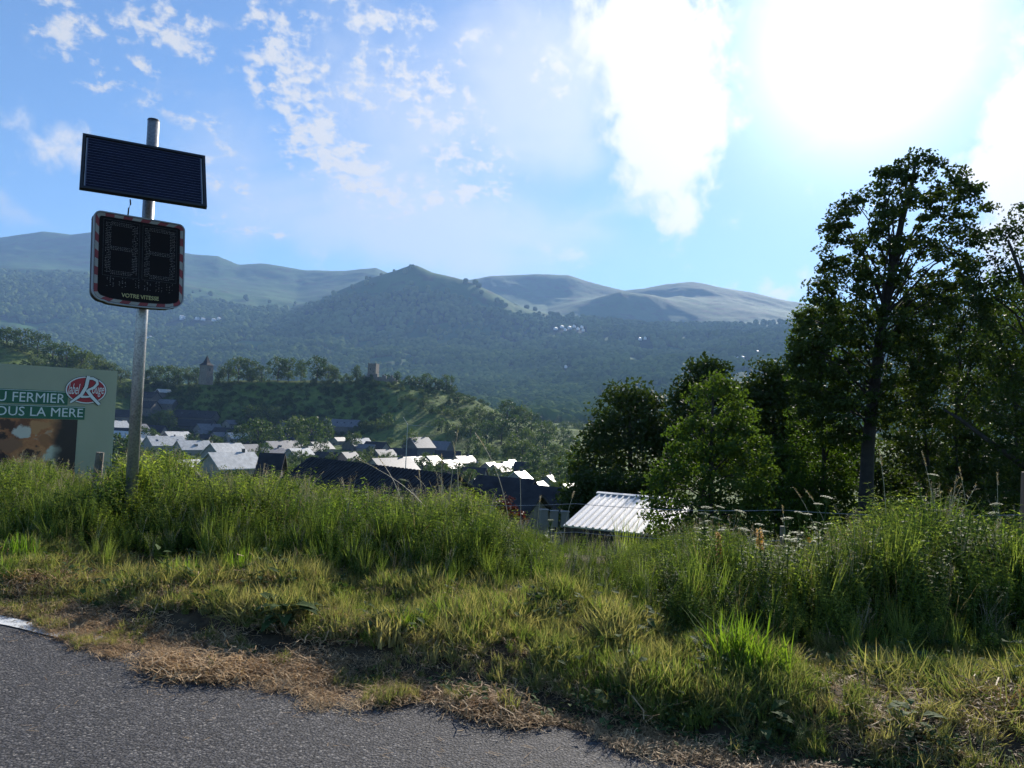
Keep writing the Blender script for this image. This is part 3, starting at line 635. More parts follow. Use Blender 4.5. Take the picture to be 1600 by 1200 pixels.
row([(228, 576, 604, 'round_a'), (243, 570, 604, 'round_b'), (262, 568, 606, 'round_a'), (277, 572, 606, 'round_b'), (294, 572, 606, 'tall_b'), (306, 574, 604, 'tall_a'), (342, 570, 604, 'tall_b', 585), (356, 562, 602, 'tall_b'), (372, 556, 600, 'round_b'), (390, 560, 600, 'round_b'), (408, 568, 601, 'round_a'),
     (434, 556, 600, 'round_b'), (450, 558, 600, 'round_b'), (470, 562, 602, 'tall_a'), (495, 555, 600, 'round_b'), (512, 566, 602, 'round_c'), (524, 574, 602, 'tall_a'), (541, 580, 600, 'bush_a'), (556, 570, 600, 'tall_a'), (566, 582, 600, 'bush_a'),
     (606, 580, 606, 'bush_a', 610), (620, 580, 606, 'tall_a', 610), (640, 582, 607, 'bush_a'), (655, 584, 610, 'bush_a'), (666, 581, 610, 'round_a'), (680, 586, 612, 'bush_a'), (697, 583, 614, 'round_a'), (705, 596, 620, 'bush_a')],
    'along castle hill crest', 'trees along the crest of the castle hill', 588)
fl = [(715, 610, 632, 'bush_a'), (640, 612, 628, 'bush_a', 560), (660, 618, 636, 'bush_a', 540), (676, 628, 648, 'bush_a', 530), (700, 632, 652, 'bush_b', 530), (725, 636, 668, 'round_b', 480), (748, 632, 668, 'round_c', 500), (770, 640, 672, 'round_b', 470), (792, 622, 668, 'round_a', 520), (812, 630, 672, 'round_c', 500),
      (830, 642, 680, 'round_b', 470), (852, 654, 700, 'round_c', 430), (880, 668, 705, 'round_b', 420), (895, 680, 716, 'round_a', 400), (735, 650, 690, 'round_c', 420), (760, 656, 700, 'round_b', 400), (783, 652, 696, 'round_b', 400), (805, 648, 700, 'round_b', 400), (828, 664, 712, 'round_c', 360), (848, 676, 720, 'round_b', 340), (870, 688, 730, 'round_c', 320),
      (712, 655, 690, 'bush_b', 430), (690, 648, 676, 'bush_a', 450), (895, 704, 750, 'round_b', 230), (745, 680, 722, 'round_b', 330), (765, 694, 730, 'round_c', 300), (790, 688, 728, 'tall_a', 300), (800, 676, 730, 'tall_b', 310), (815, 682, 732, 'round_c', 290), (836, 698, 745, 'round_b', 260), (860, 708, 752, 'round_c', 240), (885, 716, 765, 'round_b', 200)]
row(fl, 'on right flank of castle hill', 'trees on the right flank of the castle hill', 500, fit=True)
row([(247, 638, 672, 'round_c', 330), (262, 640, 684, 'tall_b', 300), (300, 672, 700, 'bush_a', 270), (335, 676, 698, 'bush_a', 270), (366, 664, 690, 'bush_a', 300), (390, 632, 680, 'round_b', 330), (418, 628, 680, 'round_c', 330), (378, 660, 700, 'round_a', 280), (402, 652, 704, 'round_b', 270), (432, 662, 706, 'round_b', 270),
     (462, 645, 700, 'round_c', 280), (486, 650, 704, 'round_b', 270), (508, 652, 700, 'tall_a', 275), (470, 680, 712, 'round_b', 240), (500, 684, 716, 'round_b', 240), (553, 672, 704, 'round_c', 280), (575, 694, 722, 'bush_b', 220), (590, 648, 676, 'bush_b', 380), (606, 644, 672, 'round_b', 385), (574, 652, 676, 'bush_b', 380),
     (604, 700, 726, 'bush_b', 210), (641, 670, 712, 'tall_b', 260), (730, 684, 722, 'cone_a', 260), (680, 706, 726, 'bush_b', 220), (770, 722, 748, 'bush_b', 190), (798, 744, 768, 'bush_b', 150), (828, 726, 752, 'bush_a', 170), (848, 726, 756, 'bush_b', 170), (872, 738, 768, 'bush_b', 150), (225, 664, 700, 'round_a', 230), (205, 680, 720, 'round_b', 200), (185, 668, 720, 'bush_a', 190), (180, 700, 750, 'bush_a', 90), (600, 745, 765, 'bush_a', 190), (345, 696, 716, 'bush_a', 200), (284, 700, 730, 'bush_b', 200), (330, 712, 745, 'bush_a', 200), (412, 690, 722, 'round_b', 200), (400, 702, 730, 'bush_a', 200), (382, 728, 760, 'bush_b', 200), (470, 698, 728, 'bush_a', 200), (520, 700, 728, 'bush_b', 200), (560, 706, 730, 'bush_a', 200), (596, 704, 730, 'bush_b', 200), (660, 706, 740, 'bush_a', 200), (690, 712, 745, 'bush_b', 200), (716, 716, 748, 'bush_a', 200), (735, 728, 756, 'bush_a', 200), (250, 700, 730, 'bush_a', 200), (240, 668, 690, 'bush_a', 200)],
    'among the village roofs', 'trees among the village roofs', 280, fit=True)
n = 1100; yy = rng.uniform(520, 586, n); uu = rng.uniform(215, 590, n); xx = (uu-800)/F*yy; zz = terrain_h(xx, yy); sz = rng.uniform(1.5, 5, n)
scatter('hillside_scrub', [CROWN['bush_a'], CROWN['bush_b'], CROWN['round_a']], np.stack([xx, yy, zz-.3], 1), rng.uniform(0, 6, n), sz, rng.integers(0, 3, n), 'low dark scrub dotted over the steep face of the castle hill')
n = 420; yy = rng.uniform(110, 530, n); uu = rng.uniform(150, 930, n); xx = (uu-800)/F*yy; zz = terrain_h(xx, yy); sz = rng.uniform(2.2, 6, n)
scatter('village_hedges', [CROWN['bush_a'], CROWN['bush_b'], CROWN['round_a']], np.stack([xx, yy, zz-.3], 1), rng.uniform(0, 6, n), sz, rng.integers(0, 3, n), 'garden hedges and shrubs filling the ground between the village houses')
n = 260; yy = rng.uniform(525, 590, n); uu = rng.uniform(590, 800, n); xx = (uu-800)/F*yy; zz = terrain_h(xx, yy); sz = rng.uniform(1.2, 4.2, n)
scatter('flank_scrub', [CROWN['bush_a'], CROWN['bush_b']], np.stack([xx, yy, zz-.3], 1), rng.uniform(0, 6, n), sz, rng.integers(0, 2, n), 'low bushes dotted over the sunlit right shoulder of the castle hill')
n = 700; yy = rng.uniform(660, 1300, n); uu = rng.uniform(100, 1500, n); xx = (uu-800)/F*yy; zz = terrain_h(xx, yy); sz = rng.uniform(6, 13, n)
scatter('valley_hedgerow_trees', [CROWN['bush_a'], CROWN['round_b'], CROWN['round_a']], np.stack([xx, yy, zz-.3], 1), rng.uniform(0, 6, n), sz, rng.integers(0, 3, n), 'bushy hedgerow trees between the fields on the valley floor')
# ------------------------------------------------------------------ village
G = 'village houses below the road'
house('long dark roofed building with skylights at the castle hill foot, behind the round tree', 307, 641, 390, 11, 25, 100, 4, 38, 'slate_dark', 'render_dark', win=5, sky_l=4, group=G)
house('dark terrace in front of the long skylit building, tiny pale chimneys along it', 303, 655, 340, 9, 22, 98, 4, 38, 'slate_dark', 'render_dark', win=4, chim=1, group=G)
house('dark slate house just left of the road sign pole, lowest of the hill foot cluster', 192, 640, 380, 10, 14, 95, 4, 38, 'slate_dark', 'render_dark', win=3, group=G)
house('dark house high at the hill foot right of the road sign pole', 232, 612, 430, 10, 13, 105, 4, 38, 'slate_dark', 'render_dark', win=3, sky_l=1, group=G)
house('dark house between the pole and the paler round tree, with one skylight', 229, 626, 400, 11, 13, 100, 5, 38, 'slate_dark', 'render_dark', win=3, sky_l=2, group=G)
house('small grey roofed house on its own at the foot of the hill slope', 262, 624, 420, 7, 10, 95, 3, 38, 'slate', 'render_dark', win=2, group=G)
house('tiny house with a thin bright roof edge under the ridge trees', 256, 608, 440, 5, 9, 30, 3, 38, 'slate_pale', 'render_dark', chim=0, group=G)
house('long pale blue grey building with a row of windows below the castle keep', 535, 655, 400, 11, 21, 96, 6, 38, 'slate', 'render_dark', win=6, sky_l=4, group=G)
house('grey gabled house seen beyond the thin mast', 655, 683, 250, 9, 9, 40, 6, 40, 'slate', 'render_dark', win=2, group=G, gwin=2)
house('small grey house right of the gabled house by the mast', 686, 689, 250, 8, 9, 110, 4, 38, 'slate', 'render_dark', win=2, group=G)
house('grey roofed house cut by the pole, between billboard and sign pole', 205, 674, 240, 9, 13, 100, 3.5, 34, 'slate_pale', 'render', win=3, group=G)
house('small white gabled house beside the billboard edge', 182, 657, 300, 7, 9, 30, 4, 40, 'slate_pale', 'white', win=2, group=G)
HS = [  # px, py, Y, w, l, az, roof, label
 (228, 679, 205, 9, 10, 28, 'slate_pale', 'pale roofed house just right of the sign pole, leftmost of the sunlit roofs'),
 (258, 681, 190, 9, 13, 36, 'slate_pale', 'sunlit pale roof with dark openings, second of the sunlit roofs'),
 (302, 688, 180, 8, 11, 38, 'slate_pale', 'sunlit pale roof with a ragged dark dormer right of centre'),
 (353, 692, 150, 9, 10, 30, 'slate_pale', 'pale gabled house behind the biggest white roof'),
 (388, 694, 158, 6, 7, 26, 'slate', 'narrow sunlit roof right of the biggest white roof'),
 (362, 706, 118, 9, 11, 34, 'slate_pale', 'house with the biggest white sunlit roof, nearest of the village centre'),
 (294, 718, 118, 6, 6, 20, 'slate_pale', 'small pale wedge shaped roof left of the biggest white roof'),
 (398, 722, 112, 6, 7, 24, 'slate', 'low pale roof outlined in white among the weeds'),
 (431, 689, 190, 9, 9, 28, 'slate', 'brilliant white roof with one dark chimney shadow in front of the trees'),
 (453, 688, 200, 7, 9, 26, 'slate', 'brilliant white narrow roof beside the one with the chimney shadow'),
 (318, 672, 290, 5, 8, 22, 'slate', 'small house showing a steep white roof edge left of the mid village trees'),
 (360, 656, 330, 7, 7, 26, 'slate', 'small white roofed house left of the big dark clump of trees'),
 (345, 675, 270, 6, 10, 24, 'slate', 'low long white roof in front of the dark terrace'),
 (442, 659, 320, 6, 8, 22, 'slate', 'little white roof glimpsed within the village trees'),
 (530, 683, 290, 5, 9, 22, 'slate', 'little tilted white roof beside the bright round tree'),
 (489, 697, 210, 5, 6, 24, 'slate', 'tiny white roof end at the right of the village trees'),
 (545, 706, 170, 7, 6, 30, 'slate', 'white square roof standing on reddish walls above the barn ridge'),
 (612, 715, 150, 9, 15, 34, 'slate', 'wide brilliant white roof rising behind the barn ridge'),
 (646, 713, 170, 7, 11, 26, 'slate', 'slanted white roof right of the wide brilliant one'),
 (675, 712, 200, 6, 7, 26, 'slate', 'small white roof beyond the grass heads, upper one of two'),
 (679, 720, 190, 5, 6, 26, 'slate', 'small white roof beyond the grass heads, lower one of two'),
 (703, 718, 175, 7, 9, 26, 'slate', 'white roofed house with reddish wall right of the barn'),
 (752, 747, 120, 5, 5, 30, 'slate', 'small square white roof nearest the dark lower roofs'),
 (766, 722, 200, 6, 7, 24, 'slate', 'white roof at the wood edge, leftmost of the right hand three'),
 (780, 724, 190, 7, 9, 24, 'slate', 'white roof at the wood edge, middle of the right hand three'),
 (793, 721, 195, 6, 8, 22, 'slate', 'white roof at the wood edge, rightmost of the right hand three'),
 (799, 718, 215, 5, 6, 22, 'slate', 'tiny arched pale roof end furthest right at the wood edge'),
 (843, 752, 150, 5, 6, 20, 'slate', 'narrow white roof among bushes above the rightmost dark barn'),
 (888, 755, 150, 5, 6, 30, 'slate', 'tiny peaked white roof right above the rightmost dark barn'),
 (573, 694, 260, 5, 8, 100, 'slate', 'low grey flat roof line behind the village bushes')]
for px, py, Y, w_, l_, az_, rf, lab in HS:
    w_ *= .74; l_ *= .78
    house(lab, px, py, Y, w_, l_, az_, 3.2, 38, rf, 'brickwall' if 'reddish' in lab else 'render', win=2, chim=1 if w_ > 5 else 0, sky_l=2 if 'dark openings' in lab else 0, dorm_or_shadow=1 if ('dormer' in lab or 'one dark chimney' in lab) else 0, group='sunlit roofed houses of the village', gwin=1)  # a dormer box also stands in for the dark chimney shadow
XH = [(186, 668), (214, 662), (240, 664), (276, 674), (312, 678), (326, 662), (352, 668), (372, 676), (408, 684), (425, 700), (447, 676), (468, 700), (480, 672), (500, 690), (515, 706), (560, 684), (588, 690), (600, 702), (630, 700), (662, 696), (700, 704), (725, 712), (742, 730), (812, 736), (825, 722), (858, 742)]
for k, (px, py) in enumerate(XH):
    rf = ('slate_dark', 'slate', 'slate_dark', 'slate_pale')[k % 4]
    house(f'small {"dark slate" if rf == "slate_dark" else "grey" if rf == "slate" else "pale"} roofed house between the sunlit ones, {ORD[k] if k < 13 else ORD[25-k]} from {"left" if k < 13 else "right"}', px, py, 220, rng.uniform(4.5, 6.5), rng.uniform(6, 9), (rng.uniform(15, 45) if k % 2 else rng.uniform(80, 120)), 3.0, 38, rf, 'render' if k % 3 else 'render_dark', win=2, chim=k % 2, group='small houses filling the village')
# larger barns: level ridge through two pixels, first at depth Y1
def barn(label, p1, Y1, p2, w, hw, pitch, roof, wall, ribs=0, cat='barn', name='barn', chim=0):
    A = pt(p1[0], p1[1], Y1); r = ray(*p2); B = CAMP+r*(A[2]-CH)/r[2]
    d = B-A; l = np.linalg.norm(d[:2]); az_ = math.degrees(math.atan2(d[0], d[1])); C = (A+B)/2; rise = math.tan(R(pitch))*w/2
    e = empty(name, (C[0], C[1], C[2]-rise-hw-.3), -R(az_), label=label, cat=cat)
    W, sl = gable(w, l, hw, rise); W.obj('wall', M[wall], e); k = rise/(w/2)
    for i, Rf in enumerate(sl):
        r_ = Rf.obj('roof', M[roof], e); s_ = (-1, 1)[i]
        if ribs:
            nb = int(l/ribs); b = MB()
            for q in range(nb):
                yq = -l/2-.3+(q+.5)*(l+.6)/nb; x1 = w/2+.45
                c = np.array([s_*x1/2, yq, hw+rise-k*x1/2+.06+.22+.04]); tx = np.array([s_*1., 0, -k]); L_ = np.linalg.norm(tx)*x1; tx /= np.linalg.norm(tx); nn = np.cross(tx, [0, 1., 0]); nn = nn if nn[2] > 0 else -nn
                b.box(c, (L_-.1, .14, .07), np.stack([tx, np.array([0, 1., 0]), nn], 1))
            tag(b.obj('roof_rib', M[roof], r_), kind='stuff')
    return e
barn('big dark barn whose broad ribbed roof fills the view behind the weeds', (488, 714), 84, (712, 741), 12, 3, 33, 'slate_dark', 'render_dark', .55)
barn('dark slate roofed barn left of the rightmost one, behind tall grass heads', (752, 742), 92, (830, 748), 10, 3, 36, 'slate_dark', 'render_dark', 0)
barn('rightmost dark blue slate barn with a pale patch on its gable', (836, 757), 74, (903, 764), 9, 3, 36, 'slate_dark', 'render_dark', 0)
barn('low dark roof between the two slate barns, with a narrow pale edge', (812, 768), 66, (840, 771), 6, 2.5, 34, 'slate_dark', 'render_dark', 0)
barn('dark gable roofed shed showing behind the weeds left of the big barn', (412, 707), 100, (440, 708), 9, 3, 38, 'slate_dark', 'darkwood', 0, name='gabled_shed', cat='shed')
# mast
P = pt(637, 663, 170); e = empty('utility_mast', (P[0], P[1], P[2]-14), 0, label='thin pale mast with long horizontal arm rising above the village', cat='mast')
b = MB(); b.tube([(0, 0, -3), (0, 0, 14)], [.12, .07], 8); b.obj('pole', M['galva'], e)
b = MB(); b.tube([(0, 0, 13.9), (6.2, 0, 13.6), (6.4, 0, 14.3)], .045, 6); b.obj('arm', M['galva'], e)
b = MB(); b.tube([(0, 0, 13.9), (-1., 0, 15.5)], .05, 6); b.obj('antenna', M['galva'], e)
# ------------------------------------------------------------------ sheet-roofed shed on the slope
A = pt(925, 773, 30.); Bp = pt(880, 823, 26.3); Cp = pt(1005, 842, 25.2)
ex = Cp-Bp; ex[2] = 0; wlen = 3.7; ex = ex/np.linalg.norm(ex); ey = A-Bp; ey = ey-ex*(ey@ex); ly = np.linalg.norm(ey); ey /= ly
ez = np.cross(ex, ey); O = Bp
e = empty('sheet_roofed_shed', (O[0], O[1], O[2]-2.6), 0, label='small shed with a pale ribbed metal roof half hidden by the bright green tree', cat='shed')
MM = np.stack([ex, ey, ez], 1); off = O-np.array(e.location)
b = MB(); Vv = [off+MM@np.array(q) for q in ((0, 0, 0), (wlen, 0, 0), (wlen, ly, 0), (0, ly, 0), (0, 0, .05), (wlen, 0, .05), (wlen, ly, .05), (0, ly, .05))]
b.add(Vv, [(3, 2, 1, 0), (4, 5, 6, 7), (0, 1, 5, 4), (1, 2, 6, 5), (2, 3, 7, 6), (3, 0, 4, 7)]); rf = b.obj('roof', M['tinroof'], e)
q = .12
while q < wlen:
    b = MB(); x0 = q-.055; pr = [(-.055, .05), (-.022, .10), (.022, .10), (.055, .05)]
    Vv = [off+MM@np.array((q+a_, y_, z_)) for y_ in (-.02, ly+.02) for a_, z_ in pr]
    b.add(Vv, [(0, 1, 5, 4), (1, 2, 6, 5), (2, 3, 7, 6), (3, 2, 1, 0), (4, 5, 6, 7)]); b.obj('roof_rib', M['tinroof'], rf); q += .235
b = MB(); b.box(off+MM@np.array((wlen/2, ly+.03, .09)), (wlen+.1, .22, .05), MM); b.obj('ridge_cap', M['tinroof'], rf)
b = MB(); b.box(off+MM@np.array((wlen/2, .02, -.08)), (wlen, .04, .14), MM); b.obj('fascia', M['darkwood'], e)
eyh = np.array([ey[0], ey[1], 0]); lh = np.linalg.norm(eyh)*ly; eyh /= np.linalg.norm(eyh)
nb = 20
for k in range(nb):
    for yy_ in (.15, lh-.15):
        b = MB(); zt_ = off[2]+yy_/lh*(ey[2]*ly)-.06; c = off+ex*((k+.5)*wlen/nb)+eyh*yy_; H_ = zt_+.9; c[2] = zt_-H_/2
        b.box(c, (wlen/nb-.02, .03, H_), np.stack([ex, eyh, np.array([0, 0, 1.])], 1)); b.obj('wall_board', M['darkwood'], e)
for xx_ in (.02, wlen-.02):
    b = MB(); c = off+ex*xx_+eyh*lh/2; c[2] = .5; b.box(c, (.04, lh-.4, 3.2), np.stack([ex, eyh, np.array([0, 0, 1.])], 1)); b.obj('side_wall', M['darkwood'], e)
for k, (px, py) in enumerate(((850, 797), (866, 799), (883, 800))):
    P = pt(px, py, 36); b = MB(); b.box((0, 0, -.35), (.36, .36, .7)); b.box((0, 0, .02), (.42, .42, .05)); o = b.obj('concrete_post', M['render'], None, loc=tuple(P))
    tag(o, ['leftmost squat concrete post beside the pale shed roof', 'middle squat concrete post beside the pale shed roof', 'squat concrete post touching the left corner of the pale shed roof'][k], 'post', 'concrete posts beside the shed')
print('village ok')
# ------------------------------------------------------------------ near trees
def px_tree(label, Y, env, nclump, per, leaf, lm, trunk=None, rad=(.3, .05), nbr=30, csize=(.35, .7), depth=.8, name='broadleaf_tree', cat='tree', group=None, limbs=(), flat=1.):
    """crown outline as rows (y, left, right) of the photograph at depth Y, given real roundness in depth"""
    ys = np.array([q[0] for q in env], float); xl = np.array([q[1] for q in env], float); xr = np.array([q[2] for q in env], float)
    wy = np.interp(np.linspace(ys[0], ys[-1], 200), ys, xr-xl); cdf = np.cumsum(wy); cdf /= cdf[-1]; yl = np.linspace(ys[0], ys[-1], 200)
    base = pt(*(trunk[0] if trunk else ((xl[-1]+xr[-1])/2, ys[-1])), Y); gz = terr1(base[0], Y); base[2] = gz
    e = empty(name, tuple(base), 0, label=label, cat=cat, group=group)
    C = []; Rr = []
    nclump = int(nclump*1.6); per = int(per*.95); leaf = leaf*1.06
    for k in range(nclump):
        y = float(np.interp(rng.random(), cdf, yl)); a, b = np.interp(y, ys, xl), np.interp(y, ys, xr); s_ = rng.uniform(-1, 1); x = (a+b)/2+(b-a)/2*s_*.95
        hw = (b-a)/2/F*Y*depth*math.sqrt(max(.05, 1-s_*s_)); dy = rng.uniform(-1, 1)*hw
        r = rng.uniform(*csize); C.append(pt(x, y, Y)+np.array([0, dy, 0])*1.0-base); Rr.append((r, r, r*rng.uniform(.45, .7)*flat))
    meshobj('crown', crown_mesh('crown', M[lm], C, Rr, per, leaf), e)
    mb = MB()
    if trunk:
        T = [pt(x, y, Y)-base for x, y in trunk]; T = [np.array([T[0][0], 0, -.4])]+T
        rr = np.linspace(rad[0], rad[1], len(T)); mb.tube(T, rr, 9)
        Ta = np.array(T)
        for k in rng.choice(len(C), min(nbr, len(C)), replace=False):
            c = np.array(C[k]); zb = c[2]-rng.uniform(.12, .4)*abs(c[2]-Ta[1][2]); zb = np.clip(zb, Ta[1][2], Ta[-1][2]); p0 = np.array([np.interp(zb, Ta[:, 2], Ta[:, j]) for j in range(3)])
            L_ = np.linalg.norm(c-p0); r0 = min(.06, .010*L_+.012); mid = (p0+c)/2+np.array([0, 0, .10*L_])+rng.normal(size=3)*.06*L_
            mb.tube([p0, mid, c], [r0, r0*.6, .012], 5, cap=False)
    for L_ in limbs: mb.tube([pt(x, y, Y+dy)-base for x, y, dy in L_], np.linspace(.10, .03, len(L_)), 6)
    mb.obj('trunk', M['bark'], e, smooth=True)
    return e
px_tree('tall dark tree with leaning trunk and airy layered crown, tallest of all', 25,
        [(238, 1425, 1445), (262, 1380, 1480), (290, 1345, 1530), (325, 1300, 1545), (360, 1285, 1550), (400, 1282, 1535), (440, 1265, 1520), (490, 1245, 1500), (540, 1240, 1490), (585, 1225, 1480), (640, 1240, 1470), (690, 1290, 1440)], 440, 60, .064, 'leaf_dark',
        [(1352, 800), (1356, 700), (1364, 620), (1376, 520), (1392, 430), (1408, 350), (1424, 290), (1432, 245)], (.26, .04), 70, (.18, .44), .75)
px_tree('bright green bushy tree standing behind the pale shed roof', 24, [(586, 1105, 1125), (610, 1080, 1155), (640, 1065, 1175), (680, 1050, 1188), (715, 1045, 1205), (745, 1015, 1215), (785, 1002, 1205), (850, 1010, 1190)], 200, 66, .058, 'leaf_mid', [(1110, 850), (1112, 700), (1114, 600)], (.14, .02), 50, (.28, .5), .8)
px_tree('broad dark tree mass left of the bright green tree', 45, [(606, 965, 1000), (622, 940, 1035), (655, 925, 1055), (690, 912, 1060), (730, 893, 1060), (790, 885, 1060), (830, 890, 1060)], 190, 80, .12, 'leaf_dark', [(990, 830), (985, 720), (982, 620)], (.3, .05), 20, (.7, 1.3), .8)
px_tree('dark round topped tree peeping above and behind the bright green tree', 42, [(562, 1098, 1122), (580, 1070, 1132), (610, 1056, 1145), (660, 1040, 1160), (740, 1040, 1180)], 120, 70, .11, 'leaf_dark', [(1098, 740), (1098, 580)], (.25, .04), 14, (.6, 1.1), .8)
px_tree('dark green tree between the bright green tree and the tall leaning tree', 33, [(570, 1180, 1215), (590, 1155, 1238), (640, 1150, 1255), (700, 1180, 1262), (800, 1170, 1270)], 150, 80, .085, 'leaf_dark', [(1215, 800), (1205, 600)], (.2, .04), 18, (.5, .9), .8)
px_tree('lighter undergrowth tree in front of and left of the tall trunk', 28, [(470, 1255, 1300), (520, 1238, 1330), (560, 1230, 1340), (620, 1232, 1352), (700, 1228, 1352), (780, 1215, 1350), (830, 1215, 1350)], 210, 66, .060, 'leaf_mid', [(1290, 830), (1286, 700), (1280, 560)], (.10, .02), 40, (.3, .6), .8)
px_tree('slim see through tree just right of the tall trunk', 27, [(440, 1420, 1490), (500, 1405, 1500), (560, 1395, 1500), (640, 1390, 1500), (720, 1400, 1500), (790, 1385, 1510)], 105, 55, .058, 'leaf_dark', [(1462, 820), (1452, 740), (1440, 640), (1432, 530)], (.10, .02), 40, (.3, .6), .7)
px_tree('slim tree with a thin upright stem, second right of the tall trunk', 29, [(450, 1480, 1540), (520, 1475, 1560), (600, 1490, 1560), (700, 1470, 1560), (790, 1470, 1560)], 120, 60, .060, 'leaf_dark', [(1500, 820), (1492, 680), (1500, 540), (1510, 450)], (.09, .02), 40, (.3, .6), .7)
px_tree('tall loose tree cut by the right edge of the view', 21, [(322, 1592, 1640), (350, 1570, 1680), (400, 1545, 1720), (450, 1520, 1740), (540, 1530, 1740), (640, 1540, 1740), (740, 1545, 1740), (820, 1540, 1740)], 230, 66, .052, 'leaf_dark', [(1625, 830), (1622, 640), (1632, 480), (1640, 340)], (.20, .03), 60, (.28, .55), .75,
        limbs=[[(1622, 745, 0), (1560, 700, .3), (1500, 655, .6), (1475, 640, .8)], [(1628, 520, 0), (1600, 440, -.3), (1575, 375, -.4)]])
px_tree('paler leafy tree behind the one at the right edge', 34, [(430, 1550, 1600), (480, 1530, 1640), (560, 1520, 1660), (680, 1530, 1660), (800, 1520, 1660)], 130, 60, .085, 'leaf_mid', [(1590, 820), (1585, 500)], (.16, .04), 20, (.5, .9), .8)
px_tree('dense dark tree low behind the slim trees at the right, filling the gap', 36, [(520, 1400, 1470), (570, 1385, 1600), (640, 1375, 1640), (720, 1375, 1640), (820, 1375, 1640)], 170, 64, .095, 'leaf_dark', [(1500, 820), (1500, 600)], (.16, .04), 16, (.5, .9), .5)
px_tree('long dark hedge filling the space under the tall trees', 31, [(690, 1180, 1600), (730, 1170, 1640), (780, 1170, 1640), (850, 1170, 1640)], 330, 60, .075, 'leaf_dark', None, depth=.12, csize=(.4, .8), name='hedge', cat='hedge')
px_tree('dark bush under the left end of the wood, beyond the shed roof', 38, [(740, 900, 1010), (770, 885, 1030), (830, 880, 1040)], 90, 60, .10, 'leaf_dark', None, depth=.6, csize=(.5, .9), name='bush', cat='bush')
px_tree('small bush with reddish leaves behind the weeds left of the shed', 11, [(776, 780, 800), (790, 772, 812), (812, 765, 822)], 14, 30, .024, 'leaf_red', None, depth=.6, csize=(.06, .12), name='bush', cat='bush')
# ------------------------------------------------------------------ framed panels
def frame(C, yaw, pitch, roll=0):
    ya, pi_, ro = R(yaw), R(pitch), R(roll)
    r = np.array([math.cos(ya), math.sin(ya), 0]); n = np.array([math.sin(ya), -math.cos(ya), 0]); u = np.array([0, 0, 1.])
    u2 = u*math.cos(pi_)+n*math.sin(pi_); rr = r*math.cos(ro)+u2*math.sin(ro); uu = u2*math.cos(ro)-r*math.sin(ro)
    return rr, uu, np.cross(rr, uu)
def frame_empty(name, C, fr, **kw):
    e = empty(name, tuple(C), 0, **kw); Mx = Matrix([[fr[0][i], fr[1][i], fr[2][i]] for i in range(3)]); e.rotation_euler = Mx.to_euler(); return e
def uv_of(C, fr, x, y):
    r = ray(x, y); t = ((C-CAMP)@fr[2])/(r@fr[2]); P = CAMP+r*t-C; return float(P@fr[0]), float(P@fr[1])
def text(s_, size, x, y, z, m, parent, name, width=None, shear=0., bold=0., depth=.002, align='LEFT'):
    c = bpy.data.curves.new('text', 'FONT'); c.body = s_; c.size = size; c.shear = shear; c.offset = bold; c.extrude = depth; c.align_x = align; c.resolution_u = 3
    o = bpy.data.objects.new('text', c); dg = bpy.context.evaluated_depsgraph_get()
    COL.objects.link(o); bpy.context.view_layer.update(); me = bpy.data.meshes.new_from_object(o.evaluated_get(bpy.context.evaluated_depsgraph_get())); COL.objects.unlink(o); bpy.data.objects.remove(o)
    co = np.zeros(len(me.vertices)*3, np.float32); me.vertices.foreach_get('co', co); co = co.reshape(-1, 3)
    if width:
        mn, mx = co[:, 0].min(), co[:, 0].max(); co[:, 0] = (co[:, 0]-mn)/(mx-mn)*width
    co += np.array([x, y, z], np.float32); me.vertices.foreach_set('co', co.ravel()); me.materials.clear(); me.materials.append(m); me.update()
    # every printed letter is a part of its own
    nv = len(me.vertices); par = list(range(nv))
    def find(a):
        while par[a] != a: par[a] = par[par[a]]; a = par[a]
        return a
    for ed in me.edges:
        a, b_ = find(ed.vertices[0]), find(ed.vertices[1]); par[a] = b_
    comp = {}
    for v in range(nv): comp.setdefault(find(v), []).append(v)
    holder = None
    cs = [(min(co_[0] for co_ in [me.vertices[v].co for v in vs_]), max(me.vertices[v].co[0] for v in vs_), vs_) for vs_ in comp.values()]
    cs.sort(key=lambda q: q[0]); grp = []
    for q in cs:
        if grp and q[0] < grp[-1][1]-(q[1]-q[0])*.6: grp[-1][1] = max(grp[-1][1], q[1]); grp[-1][2].extend(q[2])
        else: grp.append([q[0], q[1], list(q[2])])
    for g in grp:
        ix = {v: i for i, v in enumerate(g[2])}; V_ = [tuple(me.vertices[v].co) for v in g[2]]; F_ = [[ix[v] for v in p.vertices] for p in me.polygons if p.vertices[0] in ix]
        mm = fastmesh(name, V_, faces=F_); mm.materials.append(m); holder = meshobj(name, mm, parent)
    return holder
def ribbon(pts, w, z0, z1):
    """flat stroke through points"""
    P = [np.array(p, float) for p in pts]; L = []; Rr = []
    ws = w if not np.isscalar(w) else [w]*len(P)
    for i, p in enumerate(P):
        t = P[min(i+1, len(P)-1)]-P[max(i-1, 0)]; t /= np.linalg.norm(t)+1e-9; n = np.array([-t[1], t[0]])*ws[i]/2; L.append(p+n); Rr.append(p-n)
    return L+Rr[::-1]
def strokes(mb, pts, w, z0, z1):
    ws = w if not np.isscalar(w) else [w]*len(pts); poly = ribbon(pts, ws, z0, z1); k = len(pts); n = 2*k
    V = [(p[0], p[1], z0) for p in poly]+[(p[0], p[1], z1) for p in poly]
    Fc = [(i, i+1, n-2-i, n-1-i)[::-1] for i in range(k-1)]+[(n+i, n+i+1, n+n-2-i, n+n-1-i) for i in range(k-1)]
    Fc = [f for f in Fc]; Fc += [(i, (i+1) % n, n+(i+1) % n, n+i) for i in range(n)]; mb.add(V, Fc)
